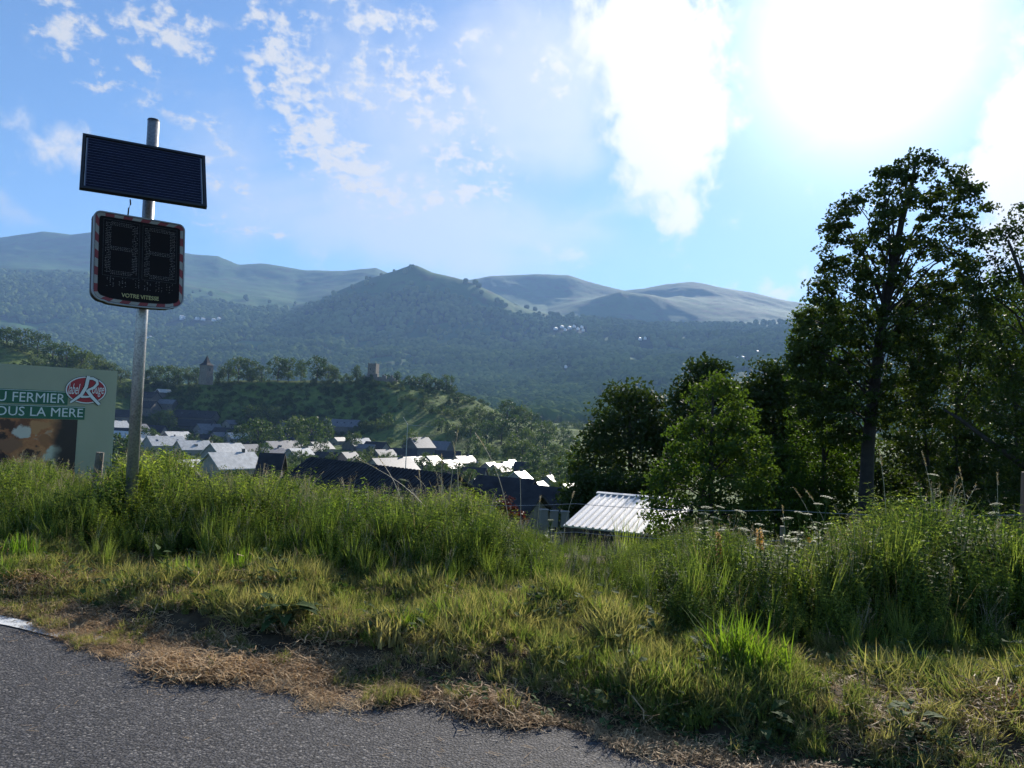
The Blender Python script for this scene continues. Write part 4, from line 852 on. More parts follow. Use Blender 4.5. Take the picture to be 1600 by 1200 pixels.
green = simple('board_green', (.02, .12, .06), .45, var=.08); pale = simple('board_pale_green', (.36, .37, .25), .6, var=.06, scale=1.2); red = simple('label_red', (.38, .02, .03), .45, var=.06); lett = simple('print_white', (.70, .72, .68), .5, var=.04)
blk = simple('print_black', (.012, .012, .014), .5, var=.1)
# ------------------------------------------------------------------ billboard
BC = pt(184, 580, 12.0); BF = frame(BC, 44, 0)
e = frame_empty('billboard', BC, BF, label='pale green roadside billboard with cattle picture and red oval emblem, seen at an angle', cat='billboard')
def B(x, y): return uv_of(BC, BF, x, y)
lft = -3.9; bot = B(168, 752)[1]
b = MB(); b.box((lft/2, bot/2, -.02), (-lft, -bot, .04)); b.obj('board', pale, e)
b = MB()
for x in (-.35, lft/2, lft+.3): b.box((x, (bot-1.6)/2, -.09), (.09, 1.6-bot, .09))
b.obj('post', M['galva'], e)
v1t, v1b = B(40, 608.5)[1], B(40, 630.5)[1]; v2t, v2b = B(40, 632.2)[1], B(40, 653.5)[1]; x1, x2 = B(106, 620)[0], B(132.5, 642)[0]
for vt, vb, xr_ in ((v1t, v1b, x1), (v2t, v2b, x2)):
    b = MB(); b.box(((lft+xr_)/2, (vt+vb)/2, .004), (xr_-lft, vt-vb, .008)); o = b.obj('green_band', green, e)
    b = MB(); b.box(((lft+xr_)/2, vt-.012, .010), (xr_-lft, .006, .004)); b.obj('line', lett, o)
for s_, ya_, yb_, xa_, xb_ in (('U FERMIER', 613, 628, -5, 101), ('OUS LA MERE', 636, 650, -8, 129)):
    u0, vb = B(xa_, yb_); u1, _ = B(xb_, yb_); _, vt = B((xa_+xb_)/2, ya_); _, vb = B((xa_+xb_)/2, yb_)
    text(s_, (vt-vb)/.70, u0, vb, .009, lett, e, 'letter', width=u1-u0, bold=0)
def disc(cx, cy, rx, ry, z0, z1, m, name, par, n=40):
    b = MB(); b.prism([(cx+rx*math.cos(2*math.pi*k/n), cy+ry*math.sin(2*math.pi*k/n)) for k in range(n)], z0, z1); return b.obj(name, m, par)
lu, lv = B(134.5, 609.5); rx = (B(166, 610)[0]-B(103.5, 610)[0])/2; ry = (B(134, 589)[1]-B(134, 630)[1])/2
emb = disc(lu, lv, rx*1.05, ry*1.06, .010, .013, blk, 'emblem', e)
disc(lu, lv, rx*1.02, ry*1.03, .013, .015, lett, 'emblem_rim', emb); disc(lu, lv, rx*.95, ry*.94, .015, .017, red, 'emblem_field', emb)
def E(x, y): return (lu+(x-900)/205*rx, lv-(y-795)/140*ry)   # from the enlarged view
def rlet(wd, z0, z1, m, name):
    b = MB(); sc = rx/205
    strokes(b, [E(912, 645), E(895, 760), E(850, 850), E(745, 935)], [34*sc*wd, 36*sc*wd, 34*sc*wd, 20*sc*wd], z0, z1)
    strokes(b, [E(905, 668), E(960, 668), E(1003, 690), E(1008, 725), E(975, 765), E(915, 795)], [26*sc*wd, 30*sc*wd, 30*sc*wd, 30*sc*wd, 28*sc*wd, 22*sc*wd], z0+.0005, z1+.0005)
    strokes(b, [E(905, 795), E(965, 870), E(1045, 945)], [34*sc*wd, 34*sc*wd, 30*sc*wd], z0+.001, z1+.001)
    strokes(b, [E(850, 868), E(900, 868), E(945, 862)], [24*sc*wd, 22*sc*wd, 14*sc*wd], z0+.0015, z1+.0015)
    return b.obj(name, m, emb)
rlet(1.5, .0172, .0180, blk, 'letter_outline'); rlet(1., .0200, .0210, lett, 'letter')
u0, v0 = E(715, 850); u1, _ = E(835, 850); text('label', .23, u0, v0+.01, .0174, lett, emb, 'letter', width=u1-u0, shear=.35, bold=.001)
u0, v0 = E(960, 835); u1, _ = E(1085, 835); text('ouge', .21, u0, v0+.01, .0174, lett, emb, 'letter', width=u1-u0, shear=.3, bold=.001)
# cattle picture: printed hide pattern
m, N = mat('cattle_print'); co = objco(N); px_ = N.n('ShaderNodeSeparateXYZ', ins={0: co}).outputs[0]; py_ = N.n('ShaderNodeSeparateXYZ', ins={0: co}).outputs[1]
wv = N.vm('SCALE', N.noise(co, 2.2, 5, .6, out='Color')); wv.node.inputs[3].default_value = .5; cw_ = N.vm('ADD', co, wv)
n1_ = N.noise(cw_, 1.4, 6, .6); n2_ = N.noise(cw_, 2.1, 6, .6); n3_ = N.noise(co, 34, 3, .6)
c_ = N.ramp(N.m('ADD', n1_, N.m('MULTIPLY', N.m('SUBTRACT', n3_, .5), .12)), [(.36, (.20, .07, .03)), (.44, (.44, .15, .05)), (.54, (.62, .26, .09)), (.66, (.68, .38, .18))])
c_ = N.mix(N.sstep(n2_, .56, .64), c_, (.50, .46, .34)); c_ = N.mix(N.sstep(n2_, .42, .36), c_, (.05, .022, .014))
xe = B(119, 690)[0]
for (qx, qy, rx_, ry_, cc) in ((36, 672, 14, 12, (.62, .56, .44)), (88, 714, 15, 22, (.58, .56, .40)), (62, 664, 16, 9, (.52, .24, .09)), (96, 672, 14, 14, (.44, .17, .06)), (12, 664, 14, 8, (.09, .035, .02)), (48, 712, 18, 10, (.06, .025, .016)), (14, 694, 20, 12, (.30, .13, .06)), (4, 720, 16, 12, (.07, .03, .02)), (66, 690, 12, 12, (.36, .14, .05))):
    c0 = B(qx, qy); kx = abs(B(qx+rx_, qy)[0]-c0[0]); ky = abs(B(qx, qy+ry_)[1]-c0[1])
    dv = N.vm('MULTIPLY', N.vm('SUBTRACT', N.vm('ADD', co, N.vm('MULTIPLY', N.vm('SUBTRACT', N.noise(co, 5, 4, .6, out='Color'), (.5, .5, .5)), (.35, .35, 0))), (c0[0], c0[1], 0)), (1/kx, 1/ky, 0))
    c_ = N.mix(N.m('SUBTRACT', 1, N.sstep(N.vm('LENGTH', dv), .7, 1.15)), c_, cc)
ed = N.sstep(N.m('ADD', px_, N.m('MULTIPLY', N.m('SUBTRACT', N.noise(co, 3, 3), .5), .3)), xe-.34, xe-.20); c_ = N.mix(ed, c_, (.035, .022, .018)); out(N, pbsdf(N, c_, .5)); cattle = m
xr_ = B(119, 690)[0]; vt_ = v2b-.004; vb_ = bot+.01
def PX(x, y): return B(x, y)
b = MB(); b.box(((lft+xr_)/2, (vt_+vb_)/2, .003), (xr_-lft, vt_-vb_, .006)); pic = b.obj('picture', cattle, e)
# ------------------------------------------------------------------ speed display
PB = pt(199.5, 862, 6.49); PB = np.array([PB[0], 6.49, 0.]); gz = terr1(PB[0], PB[1])
Ptop = pt(240, 189, 6.49)
e = empty('signal_pole', (PB[0], PB[1], gz), 0, label='tall round galvanised pole carrying the solar panel and speed display', cat='pole')
lean = Ptop[0]-PB[0]
b = MB(); H_ = Ptop[2]-gz; b.tube([(0, 0, -.3), (lean*0.5, 0, H_*.5), (lean, 0, H_)], .047, 24); b.obj('tube', M['galva'], e, smooth=False)
for p in e.children[0].data.polygons: p.use_smooth = len(p.vertices) == 4
b = MB(); b.tube([(lean, 0, H_), (lean, 0, H_+.012)], [.050, .044], 20); b.obj('end_cap', blk, e)
DC = pt(219, 407.5, 6.3); DF = frame(DC, 40.5, -4.3, 1.0); DW, DH = .684, .712
e = frame_empty('speed_display', DC, DF, label='black radar speed display with red and white reflective border reading VOTRE VITESSE', cat='speed sign')
def rrect(w_, h_, rt_, rb_, bow, n=6):
    P = []
    for cx, cy, r_, a0 in ((w_/2-rt_, h_/2-rt_, rt_, 0), (-w_/2+rt_, h_/2-rt_, rt_, 90), (-w_/2+rb_, -h_/2+rb_, rb_, 180), (w_/2-rb_, -h_/2+rb_, rb_, 270)):
        P += [(cx+r_*math.cos(R(a0+90*k/n)), cy+r_*math.sin(R(a0+90*k/n))) for k in range(n+1)]
        if a0 == 180: P += [(x, -h_/2-bow*(1-(2*x/w_)**2)+0*x) for x in np.linspace(-w_/2+rb_+.03, w_/2-rb_-.03, 9)]
    return P
hs = simple('housing_black', (.016, .016, .017), .55, var=.2, spec=.2); b = MB(); b.prism(rrect(DW+.012, DH+.012, .05, .085, .022), -.10, .0); b.obj('housing', hs, e)
b = MB(); P = rrect(DW+.02, DH+.02, .055, .09, .022); Pi = rrect(DW, DH, .045, .08, .022); n_ = len(P)
V = [(x, y, -.02) for x, y in P]+[(x, y, .006) for x, y in P]+[(x, y, .006) for x, y in Pi]+[(x, y, -.02) for x, y in Pi]
b.add(V, [(k*n_+i, k*n_+(i+1) % n_, ((k+1) % 4)*n_+(i+1) % n_, ((k+1) % 4)*n_+i) for k in range(4) for i in range(n_)]); b.obj('rim', simple('rim_grey', (.30, .31, .32), .5, var=.1), e)
# reflective stripes along the border
stR = simple('reflective_red', (.22, .02, .02), .4, var=.15); stW = simple('reflective_white', (.29, .27, .23), .4, var=.12)
Po = np.array(rrect(DW-.008, DH-.008, .04, .075, .022, 10)); Pn = np.array(rrect(DW-.058, DH-.058, .02, .05, .022, 10))
def resample(P, k):
    Q_ = np.vstack([P, P[:1]]); L = np.r_[0, np.cumsum(np.linalg.norm(np.diff(Q_, axis=0), axis=1))]; return L, Q_
nst = 38; Lo, Qo = resample(Po, 0); Ln, Qn = resample(Pn, 0)
for k in range(nst):
    tt_ = np.linspace(k/nst, (k+1)/nst, 5)
    a = np.stack([np.interp(tt_*Lo[-1], Lo, Qo[:, j]) for j in (0, 1)], 1); c = np.stack([np.interp(tt_*Ln[-1], Ln, Qn[:, j]) for j in (0, 1)], 1)
    V = [(x, y, z) for z in (.001, .004) for x, y in list(a)+list(c[::-1])]; n_ = 10
    b = MB(); b.add(V, [tuple(range(10, 20))[::1], tuple(range(10))[::-1]]+[(i, (i+1) % 10, 10+(i+1) % 10, 10+i) for i in range(10)]); b.obj('reflective_stripe', (stR, stW)[k % 2], e)
face = simple('display_face', (.012, .009, .009), .6, var=.2, spec=.12); b = MB(); b.prism(rrect(DW-.066, DH-.066, .02, .045, .020), .0005, .003); b.obj('face', face, e)
led = simple('unlit_led', (.20, .18, .17), .5, var=.6, scale=80); b = MB()
def dots(x0, y0, x1, y1, nx, ny, r_=.0028, skip=0.):
    for i in range(nx):
        for j in range(ny):
            if rng.random() < skip: continue
            x = x0+(x1-x0)*(i+.5)/nx+.002*(j % 2); y = y0+(y1-y0)*(j+.5)/ny; b.box((x, y, .005), (r_*2*rng.uniform(.7, 1.2), r_*1.5, .004), m=0)
for cx in (-.145, .150):
    for sx_ in (-1, 1): dots(cx+sx_*.10-.022, -.13, cx+sx_*.10+.022, .285, 4, 30, skip=.12)
    for yy_ in (-.125, .075, .275): dots(cx-.08, yy_-.018, cx+.08, yy_+.018, 12, 3)
for cx in (-.22, -.13, -.03, .06, .15, .235):
    for q in range(3): dots(cx-.03+.022*q, -.245, cx-.018+.022*q, -.16, 1, 8, skip=.45)
tag(b.obj('led_dots', led, e), kind='stuff')
for cx, cy, sx_, sy_ in ((-.145, .075, .27, .46), (.150, .075, .27, .46)):
    b = MB()
    for q, d_ in (((cx-sx_/2, cy), (.003, sy_, .002)), ((cx+sx_/2, cy), (.003, sy_, .002)), ((cx, cy-sy_/2), (sx_+.003, .003, .002)), ((cx, cy+sy_/2), (sx_+.003, .003, .002))): b.box((q[0], q[1], .0045), d_)
    b.obj('digit_frame', simple('digit_line', (.03, .03, .032), .5, var=.2), e)
text('VOTRE VITESSE', .046, -.135, -.318, .0035, simple('amber_text', (.45, .40, .16), .5, var=.05), e, 'letter', width=.285, bold=.0008)
b = MB()
for y in (-.2, .2): b.box((.02, y, -.13), (.16, .045, .06))
b.obj('bracket', M['galva'], e)
# ------------------------------------------------------------------ solar panel
SCn = pt(227.6, 268.5, 6.25); SF = frame(SCn, 29.3, -29.4, .5); SW, SH = .930, .588
e = frame_empty('solar_panel', SCn, SF, label='tilted dark blue solar panel near the top of the pole', cat='solar panel')
b = MB(); b.box((0, 0, -.012), (SW-.02, SH-.02, .02)); b.obj('backing', hs, e)
fr_m = simple('black_frame', (.03, .03, .034), .4, .3, var=.1)
for c, d_ in (((0, SH/2-.011, 0), (SW, .022, .035)), ((0, -SH/2+.011, 0), (SW, .022, .035)), ((-SW/2+.011, 0, 0), (.022, SH-.044, .035)), ((SW/2-.011, 0, 0), (.022, SH-.044, .035))):
    b = MB(); b.box(c, d_); b.obj('frame_bar', fr_m, e)
cell = simple('solar_cell', (.006, .007, .022), .4, var=.25, scale=12, spec=.2); b = MB(); nr_ = 18
for k in range(nr_): 
    b = MB(); b.box((0, -SH/2+.03+(SH-.06)*(k+.5)/nr_, .002), (SW-.085, (SH-.06)/nr_-.008, .006)); b.obj('cell_row', cell, e)
b = MB(); b.box((0, 0, -.0005), (SW-.06, SH-.05, .004)); b.obj('cell_backing', simple('cell_gap', (.09, .10, .16), .5, var=.2), e)
for s_ in (-1, 1):
    b = MB(); b.box((s_*(SW/2-.032), 0, .004), (.005, SH-.07, .004)); b.obj('contact_strip', simple('contact_strip', (.36, .36, .38), .4), e)
b = MB(); b.box((.0, 0, -.06), (.22, .06, .09)); b.box((0, -.1, -.035), (.3, .04, .03)); b.obj('bracket', M['galva'], e)
b = MB(); cpts = [pt(203.5, 312, 6.36), pt(204, 319, 6.34), pt(201, 326, 6.34), pt(200, 336, 6.36)]; o_ = cpts[0]
b.tube([p-o_ for p in cpts], .006, 6); o = b.obj('cable', blk, None, loc=tuple(o_)); tag(o, 'short dark cable running from the solar panel down to the display', 'cable')
# ------------------------------------------------------------------ fence
FP = {'l': ((157, 706), (144, 790), 8.9), 'm': ((623, 764), (624, 880), 8.1), 'n': ((1222, 822), (1222, 880), 7.1), 'r': ((1606, 738), (1606, 880), 6.35)}
g0 = pt(144, 790, 8.9); e = empty('wire_fence', (g0[0], g0[1], terr1(g0[0], g0[1])), 0, label='old wire fence on rough wooden posts half lost in the weeds', cat='fence'); el = np.array(e.location)
for k, (a, c, Y) in FP.items():
    A_, C_ = pt(*a, Y), pt(*c, Y); C_[2] = terr1(C_[0], Y)-.2; d_ = A_-el
    b = MB(); r0 = .055 if k in 'lr' else .026; j = rng.normal(size=(3, 3))*.006; b.tube([C_-el, (C_+A_)/2-el+j[0], A_-el+j[1]], [r0, r0*.95, r0*.8], 7)
    tag(b.obj('fence_post', M['wood'] if k != 'r' else simple('reddish_wood', (.20, .12, .08), .8), e), label='short split wooden post leaning right in front of the billboard' if k == 'l' else None)
for dz in (0, -.28, -.55):
    Wp = [pt(157, 722, 8.9), pt(330, 765, 8.6), pt(623, 784, 8.1), pt(900, 787, 7.65), pt(1222, 797, 7.1), pt(1606, 804, 6.35), pt(1900, 812, 6.0)]
    P = []
    for i in range(len(Wp)-1):
        for t in np.linspace(0, 1, 7)[:-1]: p = Wp[i]*(1-t)+Wp[i+1]*t; p[2] += dz-.03*4*t*(1-t); P.append(p-el)
    b = MB(); b.tube(P, .0028, 5); b.obj('wire', M['galva'], e)
A_, C_ = pt(306, 738, 8.0), pt(342, 790, 7.8)
b = MB(); o_ = C_.copy(); d_ = A_-C_; b.tube([(0, 0, 0)-d_*.3, d_*.5, d_], [.035, .03, .022], 6); o = b.obj('leaning_stake', M['wood'], None, loc=tuple(o_)); tag(o, 'dark weathered stake leaning left among the weeds right of the pole', 'stake')
print('near objects ok')
# ------------------------------------------------------------------ herbs: unit plants, height 1
def blades(n, h0, h1, spread, lean, wid, m, seed, segs=4, curl=1., name='grass'):
    r = np.random.default_rng(seed); V = []; Fc = []
    for i in range(n):
        a = r.uniform(0, 6.283); b0 = np.array([math.cos(a), math.sin(a), 0])*r.uniform(0, spread); d = r.uniform(0, 6.283); D = np.array([math.cos(d), math.sin(d), 0]); S = np.array([-D[1], D[0], 0])
        H = r.uniform(h0, h1); ln = r.uniform(.1, lean)*H; k0 = len(V); w0 = wid*r.uniform(.7, 1.3)
        for j in range(segs+1):
            t = j/segs; z = H*(t-.25*curl*t*t*min(1., ln/H)); p = b0+D*ln*t**(1.6)+np.array([0, 0, z]); ww = w0*(1-t**1.8)*.5+.0004
            if j == segs: V.append(p)
            else: V += [p-S*ww, p+S*ww]
        for j in range(segs-1): q = k0+2*j; Fc += [(q, q+1, q+3, q+2)]
        q = k0+2*(segs-1); Fc.append((q, q+1, q+2))
    me = fastmesh(name, V, faces=Fc); me.materials.append(m); return me
def leafpatch(V, Fc, p, d, up, L, W, fold=.25, droop=.3):
    """a pointed leaf with a folded midrib, 4 quads/tris"""
    d = d/np.linalg.norm(d); s = np.cross(d, up); s /= np.linalg.norm(s)+1e-9; n = np.cross(s, d); k = len(V)
    for t, w in ((0, 0.03), (.4, 1.), (.75, .6), (1, 0)):
        c = p+d*L*t-np.array([0, 0, 1])*L*droop*t*t
        if t in (0, 1): V.append(c)
        else: V += [c+s*W*w/2+n*W*fold*w*.5, c, c-s*W*w/2+n*W*fold*w*.5]
    Fc += [(k, k+2, k+1), (k, k+3, k+2), (k+1, k+2, k+5, k+4), (k+2, k+3, k+6, k+5), (k+4, k+5, k+7), (k+5, k+6, k+7)]
def stemmy(kind, seed):
    r = np.random.default_rng(seed); V = []; Fc = []; Sm = MB()
    if kind == 'whorl':
        for s_ in range(7):
            a = r.uniform(0, 6.28); b0 = np.array([math.cos(a), math.sin(a), 0])*r.uniform(0, .10); tip = b0+np.array([r.normal()*.14, r.normal()*.14, r.uniform(.65, 1.)]); bend = np.array([r.normal()*.07, r.normal()*.07, 0])
            P = [b0+(tip-b0)*t+bend*math.sin(3.14*t) for t in np.linspace(0, 1, 6)]; Sm.tube(P, [.006, .005, .005, .004, .003, .002], 4, cap=False)
            for t in np.arange(.12, 1.0, .062):
                p = b0+(tip-b0)*t+bend*math.sin(3.14*t); a0 = r.uniform(0, 6)
                for k in range(3):
                    an = a0+k*2.1+r.normal()*.3; L = r.uniform(.05, .12)*(1.15-.5*t); leafpatch(V, Fc, p, np.array([math.cos(an), math.sin(an), r.uniform(-.2, .7)]), np.array([0, 0, 1.]), L, L*.36, .2, .25)
    elif kind == 'nettle':
        for s_ in range(4):
            a = r.uniform(0, 6.28); b0 = np.array([math.cos(a), math.sin(a), 0])*r.uniform(0, .12); tip = b0+np.array([r.normal()*.10, r.normal()*.10, r.uniform(.65, 1.)])
            Sm.tube([b0, (b0+tip)/2, tip], [.008, .006, .004], 4, cap=False)
            for q, t in enumerate(np.arange(.12, 1.0, .075)):
                p = b0+(tip-b0)*t
                for k in range(2):
                    an = q*1.57+k*3.14+r.normal()*.25; L = r.uniform(.08, .13)*(1.2-.6*t); leafpatch(V, Fc, p, np.array([math.cos(an), math.sin(an), .35]), np.array([0, 0, 1.]), L, L*.45, .2, .55)
                    for f in range(2): leafpatch(V, Fc, p, np.array([math.cos(an+1.3), math.sin(an+1.3), .6]), np.array([0, 0, 1.]), L*.5, L*.2, .2, .3)
    me = fastmesh(kind, V+Sm.V, faces=Fc+[[i+len(V) for i in f] for f in Sm.Fc]); mats = (M['weed'] if kind == 'whorl' else M['weed2'], M['stem']); [me.materials.append(q) for q in mats]
    me.polygons.foreach_set('material_index', [0]*len(Fc)+[1]*len(Sm.Fc)); me.update(); return me
def seedgrass(seed, n=7):
    r = np.random.default_rng(seed); S = MB(); V = []; Fc = []
    for i in range(n):
        a = r.uniform(0, 6.28); b0 = np.array([math.cos(a), math.sin(a), 0])*r.uniform(0, .08); dx, dy = r.normal()*.13, r.normal()*.13; H = r.uniform(.7, 1.)
        f = lambda t: b0+np.array([dx*t*t, dy*t*t, H*t-.08*t**4]); S.tube([f(t) for t in np.linspace(0, 1, 7)], [.0035, .003, .003, .0025, .002, .0018, .001], 4, cap=False)
        typ = r.random()
        for t in np.arange(.80, 1., .012 if typ < .5 else .018):
            p = f(t); an = r.uniform(0, 6.28); L = r.uniform(.012, .022) if typ < .5 else r.uniform(.02, .05)*(1.15-t)*6
            leafpatch(V, Fc, p, np.array([math.cos(an), math.sin(an), 1.3 if typ < .5 else .6]), np.array([.1, 0, 1.]), L, L*.35 if typ < .5 else .006, .2, .2)
    me = fastmesh('seed_grass', V+S.V, faces=Fc+[[i+len(V) for i in f] for f in S.Fc]); me.materials.append(M['seed']); me.materials.append(M['drystem'])
    me.polygons.foreach_set('material_index', [0]*len(Fc)+[1]*len(S.Fc)); me.update(); return me
WH = [stemmy('whorl', s) for s in range(4)]; NE = [stemmy('nettle', 10+s) for s in range(3)]; SG = [seedgrass(30+s) for s in range(4)]
TG = [blades(46, .5, 1., .10, .55, .011, M['blade'], 40+s) for s in range(4)]
MG = [blades(30, .35, 1., .32, 1.1, .040, M['mown'], 50+s, 3) for s in range(4)]; MGg = [blades(30, .4, 1., .3, .8, .036, M['blade'], 55+s, 3) for s in range(3)]
def strawclump(seed, m=None):
    r = np.random.default_rng(seed); V = []; Fc = []
    for i in range(38):
        c = np.array([r.normal()*.45, r.normal()*.45, abs(r.normal())*.13+.01]); a = r.uniform(0, 6.28); d = np.array([math.cos(a), math.sin(a), r.normal()*.22]); L = r.uniform(.2, .6); s = np.cross(d, [0, 0, 1.])*.012; s = s*r.uniform(.7, 1.5); bend = np.array([r.normal()*.08, r.normal()*.08, r.normal()*.05+.04])
        k = len(V)
        for t in (-1, 0, 1): p = c+d*L*t/2+(bend if t == 0 else 0); V += [p-s, p+s]
        Fc += [(k, k+1, k+3, k+2), (k+2, k+3, k+5, k+4)]
    me = fastmesh('straw', V, faces=Fc); me.materials.append(m or M['straw']); return me
ST = [strawclump(60+s) for s in range(4)]
def ivyclump(seed):
    r = np.random.default_rng(seed); V = []; Fc = []
    for i in range(26):
        c = np.array([r.normal()*.4, r.normal()*.4, r.uniform(.1, .6)]); a = r.uniform(0, 6.28); L = r.uniform(.16, .34); leafpatch(V, Fc, c, np.array([math.cos(a), math.sin(a), r.uniform(-.3, .4)]), np.array([0, 0, 1.]), L, L*.75, .15, .25)
    me = fastmesh('ivy', V, faces=Fc); me.materials.append(M['ivy']); return me
IV = [ivyclump(70+s) for s in range(4)]
# ------------------------------------------------------------------ where they grow
def field(n, a0, a1, d0, d1, power=1.):
    a = rng.uniform(a0, a1, n); d = d0+(d1-d0)*rng.random(n)**power; t = T0+d; x = e0[0]*a+EN[0]*t; y = e0[1]*a+EN[1]*t; u = 800+F*x/y; return x, y, d, u, a
def dB(u): return np.interp(u, [-200, 0, 250, 500, 800, 1000, 1150, 1350, 1600, 1900], [.92, .97, 1.08, 1.28, 1.5, 1.4, 1.22, 1.42, 1.9, 2.4])
TOPU = [-300, 0, 60, 120, 170, 220, 280, 330, 380, 450, 520, 560, 650, 740, 800, 840, 880, 930, 980, 1040, 1090, 1150, 1200, 1250, 1300, 1340, 1400, 1480, 1540, 1600, 1900]
TOPY = [720, 728, 716, 742, 752, 712, 706, 745, 742, 732, 750, 765, 768, 764, 806, 828, 850, 860, 855, 838, 824, 824, 838, 842, 838, 800, 778, 772, 800, 808, 820]
def visible(x, y): u = 800+F*x/np.maximum(y, .1); return (u > -320) & (u < 1950)
# tall herb layer
def tall(name, srcs, n, hmin, hmax, label, over=0., dmax=5.2, off=0., lo=.72):
    x, y, d, u, a = field(n, -13, 7.5, .9, dmax); b_ = dB(u)+.45*(fbm(x/.8, y/.8, 3, 60)-.5)+off; k = (d > b_) & visible(x, y); x, y, d, u, b_ = x[k], y[k], d[k], u[k], b_[k]
    z = terrain_h(x, y); top = zpx(u, np.interp(u, TOPU, TOPY)-over, y)-z
    top = np.where((y < 6.45) & (np.abs(u-199) < 24), np.minimum(top, zpx(u, 812., y)-z), top); top = np.where((y < 8.9) & (np.abs(u-150) < 13), np.minimum(top, zpx(u, 768., y)-z), top)
    ht = np.minimum(top, (.20+.50*(d-b_)))*rng.uniform(lo, 1.10, len(x))*(1+.7*(fbm(x/.55, y/.55, 3, 61)-.5)); ok = ht > hmin*.6; ht = np.clip(ht, hmin, hmax); x, y, z, ht = x[ok], y[ok], z[ok], ht[ok]
    n = len(x); scatter(name, srcs, np.stack([x, y, z-.01], 1), rng.uniform(0, 6.28, n), ht, rng.integers(0, len(srcs), n), label, tilt=rng.normal(size=(n, 2))*.14, cat='weeds'); return n
print('tall', tall('leafy_weeds', WH, 6000, .22, 1.25, 'dense tangle of small leaved green weeds along the verge'),
      tall('broad_leaved_weeds', NE, 3600, .2, 1.15, 'darker broad leaved weeds mixed through the verge growth'),
      tall('tall_grass', TG, 1900, .22, 1.25, 'long green grass growing thick through the verge weeds', off=-.15),
      tall('seeding_grass', SG, 1200, .3, 1.5, 'pale seeding grass heads standing above the verge weeds', over=16, lo=.8))
DG = [blades(16, .5, 1., .12, .8, .009, M['dryblade'], 400+s_) for s_ in range(3)]
tall('dry_grass', DG, 800, .25, 1.2, 'dead straw coloured stalks scattered through the green verge growth')
# mown strip
x, y, d, u, a = field(46000, -13, 6.5, .0, 2.9); b_ = dB(u)+.12; k = (d < b_) & visible(x, y) & (d > np.interp(u, [0, 150, 650, 760, 1600], [.32, .38, .36, .27, .20])+.18*(fbm(x/.35, y/.35, 3, 62)-.5)); x, y, d, u = x[k], y[k], d[k], u[k]; z = terrain_h(x, y)
pn = fbm(x/.55, y/.55, 4, 63); gr = pn > .50; st_ = (pn < .40)
def put(name, src, k, s0, s1, label, cat, tl=.25): 
    n = int(k.sum()); scatter(name, src, np.stack([x[k], y[k], z[k]], 1), rng.uniform(0, 6.28, n), rng.uniform(s0, s1, n)*(.35+1.4*fbm(x[k]/.3, y[k]/.3, 3, 65)**1.5), rng.integers(0, len(src), n), label, tilt=rng.normal(size=(n, 2))*tl, cat=cat); return n
put('matted_grass', MG, (rng.random(len(x)) < .35), .08, .18, 'flattened matted grass lying over in the mown strip', 'grass', .8)
put('low_weeds', NE+IV, (rng.random(len(x)) < .035) & (pn > .42), .08, .22, 'low broad leaved weeds and seedlings in the mown strip', 'weeds', .3)
print('mown', put('mown_grass', MG, (pn > .36) & (rng.random(len(x)) < .55), .07, .17, 'yellowish freshly mown grass strip beside the road', 'grass'),
      put('green_grass', MGg, (pn > .53) & (rng.random(len(x)) < .35), .08, .17, 'greener tufted grass within the mown strip', 'grass'),
      put('dry_cuttings', ST, (fbm(x/.5+7, y/.5, 3, 90) > .46) & (rng.random(len(x)) < .55), .06, .15, 'patches of dry brown grass cuttings lying on the mown strip', 'cuttings'))
# straw along the asphalt
x, y, d, u, a = field(16000, -11, 4.5, -.30, .62); cen = np.interp(u, [-100, 60, 150, 350, 520, 650, 760, 900, 1300], [.28, .22, .10, .05, .05, .14, .16, .14, .06]); wd = np.interp(u, [-100, 60, 150, 350, 520, 650, 760, 1300], [.08, .12, .24, .25, .22, .15, .10, .10])
k = visible(x, y) & (np.abs(d-cen)+.25*(fbm(x/.3, y/.3, 3, 66)-.5) < wd) & (fbm(x/.16, y/.16, 3, 67) > .36); x, y, d, u = x[k], y[k], d[k], u[k]; z = np.maximum(terrain_h(x, y), .010)
put('edge_grass', MG, (fbm(x/.22, y/.22, 3, 80) > .62), .05, .10, 'thin yellow grass pushing up through the roadside straw', 'grass')
x_, y_, d_, u_, a_ = field(900, -8, 5, -1.1, -.05, .35); kk = visible(x_, y_) & (rng.random(len(x_)) < .28); x_, y_ = x_[kk], y_[kk]; nn_ = len(x_)
SS = []
for q in range(3):
    rr_ = np.random.default_rng(200+q); V = []; Fc = []
    for i in range(3):
        c = np.array([rr_.normal()*.3, rr_.normal()*.3, .03]); an = rr_.uniform(0, 6.28); dv = np.array([math.cos(an), math.sin(an), .02]); L = rr_.uniform(.2, .6); sv = np.array([-dv[1], dv[0], 0])*.012; kq = len(V); V += [c-dv*L/2-sv, c-dv*L/2+sv, c+dv*L/2+sv+sv, c+dv*L/2+sv]; Fc.append((kq, kq+1, kq+2, kq+3))
    mm = fastmesh('loose_straw', V, faces=Fc); mm.materials.append(M['straw']); SS.append(mm)
scatter('loose_straw', SS, np.stack([x_, y_, np.full(nn_, .008)], 1), rng.uniform(0, 6, nn_), rng.uniform(.05, .12, nn_), rng.integers(0, 3, nn_), 'loose bits of straw blown onto the asphalt', cat='straw')
print('straw', put('roadside_straw', ST, np.ones(len(x), bool), .06, .13, 'band of tan straw and mown hay spread over the road edge', 'straw', .12))
